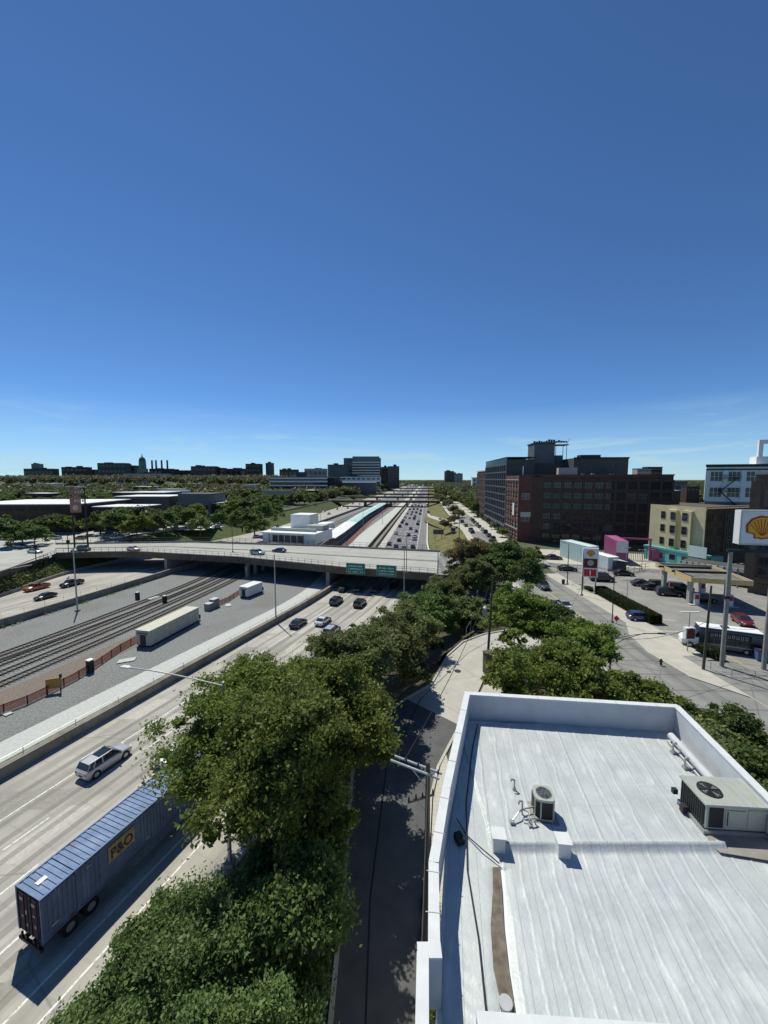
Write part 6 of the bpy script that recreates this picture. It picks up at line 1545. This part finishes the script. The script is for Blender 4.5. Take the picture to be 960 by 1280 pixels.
# fuel brand sign
def shell_shape(mb, cx, cz, s, y0, y1, inner=1.0, mi=0):
    pts = []
    n = 46
    for k in range(n+1):
        a = R(-22)+(R(180)+R(44))*k/n
        rr = s*inner*(1+.035*abs(math.sin(k/n*math.pi*6.5)))
        pts.append((cx+rr*math.cos(a)*1.08, cz+rr*math.sin(a)*.92))
    pts += [(cx-s*inner*.56, cz-s*inner*.42-s*.06), (cx-s*inner*.52, cz-s*inner*.80), (cx-s*.2*inner, cz-s*inner*.80), (cx, cz-s*inner*.86), (cx+s*.2*inner, cz-s*inner*.80), (cx+s*inner*.52, cz-s*inner*.80), (cx+s*inner*.56, cz-s*inner*.42-s*.06)]
    k = len(pts); b = [(x, y0, z) for x, z in pts]+[(x, y1, z) for x, z in pts]+[(cx, y0, cz), (cx, y1, cz)]
    f = [(i, (i+1) % k, 2*k) for i in range(k)]+[(k+i, 2*k+1, k+(i+1) % k) for i in range(k)]+[(i, k+i, k+(i+1) % k, (i+1) % k) for i in range(k)]
    mb.add(b, f, mi)
def emblem(parent, cx, cz, s, y):
    a = MB(); shell_shape(a, cx, cz, s, y-.03, y-.002, 1.0); a.build('emblem_outline', M['red'], parent)
    a = MB(); shell_shape(a, cx, cz, s, y-.06, y-.032, .86); a.build('emblem_shell', M['syel'], parent)
    q = MB()
    for k in (-66, -45, -26, -9, 9, 26, 45, 66):
        d = R(k); x0, z0 = cx+math.sin(d)*s*.10, cz-s*.55; x1, z1 = cx+math.sin(d)*s*.86, cz-s*.02+math.cos(d)*s*.72
        q.tube((x0, y-.062, z0), (x1, y-.062, z1), s*.02, s*.032, 4)
    q.build('emblem_ribs', M['red'], parent)
def fuel_sign():
    x0, y0 = P(902, 834, 0); x1, y1 = x0+4.55, y0-.8
    r = empty('fuel_sign', (x0, y0, 0), math.atan2(y1-y0, x1-x0), 'huge white roadside sign with a red and yellow scallop shell on two tall grey posts', 'sign')
    L_ = math.dist((x0, y0), (x1, y1))
    for xx in (0, L_): MB().tube((xx, 0, 0), (xx, 0, 14.9), .25, .22, 12).build('post', M['steel'] if False else M['conc'], r)
    MB().tube((0, 0, 9.0), (0, 0, 9.3), .36, .36, 12).build('collar', M['dsteel'], r)
    b = MB(); b.box(-.4, L_+.6, -.15, .15, 14.91, 15.25)
    for xx in (1.6, 3.3): b.box(xx, xx+.3, -.12, .12, 15.251, 15.9)
    b.build('crossbeam', M['dsteel'], r)
    MB().box(.75, 6.0, -.1, 1.0, 15.9, 20.1).build('sign_box', M['white'], r)
    f = MB(); f.box(.7, 6.05, -.16, -.101, 15.85, 16.0); f.box(.7, 6.05, -.16, -.101, 20.0, 20.15); f.box(.7, .85, -.16, -.101, 16.001, 19.999); f.build('sign_frame', M['steel'], r)
    emblem(r, 3.1, 17.95, 1.62, -.105)
    for z in (1.6, 2.8): pass
fuel_sign()
def totem():
    x0, y0 = 42.3, 80.6
    r = empty('price_totem', (x0, y0, 0), R(-14), 'tall white price totem with shell emblem over dark red panels at the kerb', 'sign')
    for xx in (.2, 2.6): MB().box(xx, xx+.2, -.1, .1, 0, 3.1).build('post', M['steel'], r)
    MB().box(0, 3.0, -.25, .25, 3.1, 9.3).build('sign_box', M['white'], r)
    q = MB(); q.box(.2, 2.8, -.28, -.252, 5.1, 7.1); q.build('price_panel', mat('maroon_panel', (.10, .02, .02), .5), r)
    q = MB(); q.box(.3, 2.7, -.28, -.252, 3.3, 4.8); q.build('lower_panel', M['red'], r)
    q = MB(); q.tube((1.5, -.285, 6.2), (1.5, -.29, 6.2), .62, .62, 20); q.build('round_mark', M['stone'], r)
    q = MB(); q.box(1.4, 1.62, -.30, -.281, 3.5, 4.6); q.build('panel_mark', M['white'], r)
    emblem(r, 1.5, 8.2, .72, -.252)
totem()
# fuel canopy
def fuel_canopy():
    a, b_, c, d = (59.4, 82.6), (57.2, 70.0), (66.2, 67.5), (69.4, 80.0)
    r = empty('fuel_canopy', (b_[0], b_[1], 0), 0, 'flat fuel station canopy with yellow fascia on stout columns', 'canopy')
    o = b_
    q = [(p_[0]-o[0], p_[1]-o[1]) for p_ in (a, b_, c, d)]
    MB().poly(q, 4.9, 5.35).build('roof', mat('canopy_roof_membrane', (.16, .155, .14), .8, var=.2, scale=.6), r)
    f = MB()
    for i in range(4): f.wallpath([q[i], q[(i+1) % 4]], .16, 4.75, 5.62)
    f.build('fascia', mat('faded_yellow_fascia', (.62, .44, .17), .6, var=.08), r)
    f = MB()
    for i in range(4): f.wallpath([q[i], q[(i+1) % 4]], .2, 5.621, 5.7)
    f.build('fascia_trim', M['stone'], r)
    f = MB(); f.wallpath([(.6, 9.5), (10.4, 8)], .2, 5.36, 5.75); f.wallpath([(.4, 5.5), (10.0, 4)], .2, 5.36, 5.75); f.wallpath([(1.2, .6), (2.8, 12)], .12, 5.36, 5.5); f.build('roof_curb', M['dsteel'], r)
    for x, y in ((1.6, 2.2), (7.6, .9), (2.6, 10.4), (9.6, 9.2)): MB().obox((x, y, 0), (.7, .7, 4.89)).build('column', M['acm'], r)
fuel_canopy()
for n_, (x, y) in enumerate(((59.3, 71.2), (64.8, 70.2), (60.6, 79.4), (66.4, 78.4))):
    r = empty('fuel_pump', (x, y, .03), R(-14), ['fuel pump at the near left canopy column', 'fuel pump at the near right canopy column', 'fuel pump at the far left canopy column', 'fuel pump at the far right canopy column'][n_], 'fuel pump', 'fuel pumps')
    MB().box(-1.2, 1.2, -.6, .6, 0, .15).build('island', M['walk'], r); MB().box(-.4, .4, -.28, .28, .151, 2.3).build('cabinet', M['white'], r); MB().box(-.34, .34, -.3, -.281, 1.2, 2.1).build('screen_panel', M['red'], r)
    MB().path([(.42, 0, 1.9), (.62, 0, 1.2), (.6, 0, .5), (.46, 0, 1.0)], .03, 6).build('hose', M['rubber'], r)
x, y = P(768, 780, 0)
r = empty('small_sign', (x+.3, y, .14), R(-20), 'small red diamond sign on a stake beside the clipped hedge', 'sign'); MB().tube((0, 0, 0), (0, 0, 1.2), .03, n=6).build('stake', M['dsteel'], r)
MB().add([(0, -.05, 0), (.75, -.05, .75), (0, -.05, 1.5), (-.75, -.05, .75), (0, 0, 0), (.75, 0, .75), (0, 0, 1.5), (-.75, 0, .75)], [(0, 1, 2, 3), (7, 6, 5, 4), (0, 4, 5, 1), (1, 5, 6, 2), (2, 6, 7, 3), (3, 7, 4, 0)]).build('sign_panel', M['red'], r, (0, -.03, .3)).scale = (.6, 1, .7)
x, y = P(826, 832, 0); r = empty('fire_hydrant', (x, y, .13), 0, 'small dark fire hydrant alone on the wide pale pavement', 'hydrant')
MB().tube((0, 0, 0), (0, 0, .6), .14, .12, 10).build('barrel', M['dark'], r); MB().tube((0, 0, .6), (0, 0, .8), .16, .05, 10).build('cap', M['dark'], r); MB().tube((-.26, 0, .45), (.26, 0, .45), .07, n=8).build('nozzle', M['dark'], r)
x, y = P(704, 731, 0); r = empty('litter_bin', (x, y, .13), 0, 'dark litter bin by the kerb beside the black lamp pole', 'bin'); MB().tube((0, 0, 0), (0, 0, 1.0), .3, .36, 12).build('body', M['dark'], r); MB().tube((0, 0, 1.0), (0, 0, 1.15), .37, .2, 12).build('lid', M['dsteel'], r)
x, y = P(955, 826, 0); r = empty('dumpster', (x, y, .05), R(-20), 'blue steel dumpster at the right frame edge beside the fuel sign post', 'dumpster'); MB().box(-.9, .9, -.5, .5, .1, 1.3).build('body', M['bcont'], r); MB().box(-.95, .95, -.55, .55, 1.301, 1.4).build('lid', M['dark'], r)
fence('lot_fence', [P(888, 838), P(905, 846), P(935, 848), P(960, 852), (52, 42)], 1.1, 2.4, M['steel'], 'low grey rail fence at the foot of the big fuel sign', rails=(.95, .5), pr=.04)
fence('container_lot_fence', [P(655, 702), P(700, 722-6), P(735, 728-12), P(765, 722), P(812, 712)], 1.9, 2.6, M['dsteel'], 'dark wire fence in front of the container pavilions', rails=(.97, .5, .06), pr=.05)
# red mesh fence and yard things in the cutting
pts = [P(*q, z=HB) for q in ((-20, 905), (0, 893), (35, 880), (68, 864), (95, 850), (115, 838), (150, 814), (170, 803))]
fence('mesh_fence', pts, 1.25, 2.3, M['dsteel'], 'sagging red plastic mesh fence along the tracks at the left', rails=(.9,), z=HB, pr=.07, mesh=.03, meshmat=M['orange'])
pts = [P(*q, z=HB) for q in ((266, 760), (285, 752), (300, 742))]
fence('mesh_fence', pts, 1.2, 2.0, M['dsteel'], 'short red mesh fence beside the small grey boxes near the overpass', rails=(.9,), z=HB, pr=.05, mesh=.03, meshmat=M['orange'])
x, y = P(68, 866, HB); r = empty('work_board', (x, y, HB), R(20), 'faded orange board on legs leaning at the red mesh fence', 'board')
MB().box(-.9, .9, -.06, .06, .7, 2.1).build('panel', M['osign'], r)
for s in (-.75, .75): MB().box(s-.06, s+.06, -.05, .05, 0, .69).build('leg', M['dsteel'], r)
MB().box(.7, .95, -.12, .12, 2.101, 2.6).build('lamp', M['dsteel'], r)
for px, py, h, lab in ((113, 840, 1.9, 'dark signal cabinet with white top by the red mesh fence'), (172, 749, 1.7, 'small dark cabinet beside the wall near the overpass shadow'), (206, 753, 1.6, 'small dark post cabinet standing among the tracks near the overpass')):
    x, y = P(px, py, HB); r = empty('signal_cabinet', (x, y, HB), R(-20), lab, 'cabinet', 'trackside cabinets'); MB().box(-.4, .4, -.35, .35, 0, h).build('body', M['dsteel'], r); MB().box(-.45, .45, -.4, .4, h+.001, h+.12).build('top', M['white'] if h > 1.8 else M['steel'], r)
for n_, (px, py) in enumerate(((262, 762), (268, 759))):
    x, y = P(px, py, HB); r = empty('equipment_box', (x, y, HB), R(74), ['low grey equipment box behind the long cream trailer', 'taller grey equipment box nearer the overpass than the low one'][n_], 'box', 'grey equipment boxes'); MB().box(-.9, .9, -.7, .7, 0, 1.5+n_*.5).build('body', M['conc'], r); MB().box(-.95, .95, -.75, .75, 1.501+n_*.5, 1.6+n_*.5).build('lid', M['steel'], r)
# long trailer and short one
def trailer(p0, p1, wd, h, lab, mbody, mroof, left=True):
    L_ = math.dist(p0, p1); a = math.atan2(p1[1]-p0[1], p1[0]-p0[0])
    r = empty('site_trailer', (p0[0], p0[1], HB+.02), a, lab, 'trailer')
    b = MB(); b.box(0, L_, 0, wd, .35, h)
    k = .4
    while k < L_-.2: b.box(k, k+.05, -.03, -.001, .4, h-.1); k += .62
    b.build('body', mbody, r)
    rf = MB(); rf.box(-.08, L_+.08, -.08, wd+.08, h+.001, h+.1)
    k = .3
    while k < L_: rf.box(k, k+.06, -.06, wd+.06, h+.101, h+.13); k += .62
    rf.build('roof', mroof, r)
    d = MB(); d.box(-.05, -.002, wd*.3, wd*.7, .4, h-.5); d.box(-.5, -.06, wd*.15, wd*.85, h-.55, h-.48); d.build('door', mat('dark_brown_door', (.07, .055, .05), .8), r)
    s = MB(); s.box(.2, L_-.2, .15, wd-.15, .0, .34); s.build('skirt', M['dsteel'], r)
    MB().box(L_+.002, L_+.9, .3, wd-.3, .3, 1.2).build('hitch_box', M['dsteel'], r)
trailer(P(188, 810, HB), P(249, 777, HB), 2.9, 3.0, 'long cream trailer with pale ribbed roof parked on the ballast beside the tracks', M['beige'], mat('cream_ribbed_roof', (.62, .60, .48), .7, var=.1))
trailer(P(310, 748, HB), P(328, 740.5, HB), 2.7, 2.7, 'short white trailer half in the shadow of the overpass', M['white'], M['white'])
# loose slabs on the gravel
for n_, (px, py, s) in enumerate(((158, 826, 1.3), (192, 748, 1.4), (285, 757, 1.1), (8, 893, .7))):
    x, y = P(px, py, HB); MB().poly([(-1*s, -.5*s), (.9*s, -.6*s), (1.1*s, .4*s), (-.8*s, .55*s)], .02, .16).build('concrete_slab', M['strip'], loc=(x, y, HB), rz=n_*.8+.5, label=['pale broken slab on the gravel left of the cream trailer', 'pale slab by the first track near the overpass', 'pale slab behind the small grey boxes', 'small pale slab by the mesh fence at the left edge'][n_], cat='slab', group='pale slabs on the gravel')
# red pole sign by the left intersection
x, y = P(93.5, 684, 0)
r = empty('pole_sign', (x, y, .03), R(4), 'tall twin post restaurant sign with stacked dark red panels by the left intersection', 'sign')
sc_ = y/480
for xx in (0, 16*sc_): MB().tube((xx, 0, 0), (xx, 0, 75*sc_), .28, .22, 8).build('post', M['dark'], r)
for z0, z1, m, nm in ((66, 74, M['maroon'] if 'maroon' in M else paint('sign_maroon', (.16, .03, .03)), 'upper_panel'), (44, 64, paint('sign_maroon2', (.22, .05, .045)), 'lower_panel')):
    MB().box(-.4, 16.6*sc_*.72, -.35, -.01-.28, z0*sc_, z1*sc_).build(nm, m, r)
q = MB(); q.tube((5*sc_, -.36, 50*sc_), (5*sc_, -.40, 50*sc_), 3.4*sc_, n=18); q.build('round_mark', M['stone'], r)
q = MB()
for k in range(4): q.box(1.2+k*.85, 1.7+k*.85, -.4, -.352, 57*sc_, 60.5*sc_); q.box(1.5+k*.85, 2.0+k*.85, -.4, -.352, 68.5*sc_, 71*sc_)
q.build('lettering', M['stone'], r)
for px, py, h, lab in ((86, 694, 6.5, 'traffic signal pole at the left end of the overpass'), (45, 700, 6, 'traffic signal pole at the corner of the left intersection')):
    x, y = P(px, py, 0); r = empty('traffic_signal', (x, y, .03), 0, lab, 'traffic light', 'traffic signals'); MB().tube((0, 0, 0), (0, 0, h), .12, .1, 8).build('pole', M['dsteel'], r); MB().box(-.3, .3, -.3, .3, h*.55, h*.55+1.2).build('signal_head', M['dark'], r)
# overhead cables
def cable(a, b_, sag, lab, rad=.025):
    pts = [(a[0]+(b_[0]-a[0])*q, a[1]+(b_[1]-a[1])*q, a[2]+(b_[2]-a[2])*q-sag*4*q*(1-q)) for q in np.linspace(0, 1, 14)]
    MB().path(pts, rad, 5).build('overhead_cable', M['wire'], label=lab, cat='cable', group='overhead cables')
pp = P(879, 838, 0)
cable((pp[0]+.3, pp[1]+.1, 5.6), (70, 52, 6.2), 1.4, 'black cable running right from the leaning pole behind the fuel sign')
cable((pp[0]+.3, pp[1]+.1, 6.4), (25.0, 40.6, 6.6), .9, 'black cable from the leaning pole to the black street lamp')
cable((2.15, 17.6, 9.8), (-1.2, -6, 9.6), .5, 'black cable along the frontage road from the near utility pole')
cable((1.0, 18.1, 9.9), (12.9, 46.2, 10.8), 1.0, 'black cable between the near utility pole and the pole with transformer')
cable((13.4, 46.4, 11.2), (46.5, 96, 9.0), 1.2, 'black cable from the transformer pole across the street')
# blue sign on the grass by the far freeway
x, y = P(548, 672, -3); r = empty('highway_sign', (x, y, -3.5), R(-6), 'dark blue grey back of a highway sign on the dry grass', 'sign')
MB().box(-2.4, 2.4, 0, .1, 2.0, 4.2).build('sign_panel', M['dblue'], r)
for s in (-1.5, 1.5): MB().box(s-.1, s+.1, .11, .25, -1.5, 3.6).build('post', M['dsteel'], r)
# manhole covers in the bend
for n_, (px, py) in enumerate(((572, 839), (561, 840))):
    x, y = P(px, py, 0); MB().tube((0, 0, .013), (0, 0, .03), .42-.12*n_, n=18).build('manhole_cover', M['dark'], loc=(x, y, 0), label=['larger dark manhole cover in the bend of the frontage road', 'smaller dark manhole cover left of the larger one in the road bend'][n_], cat='manhole cover')
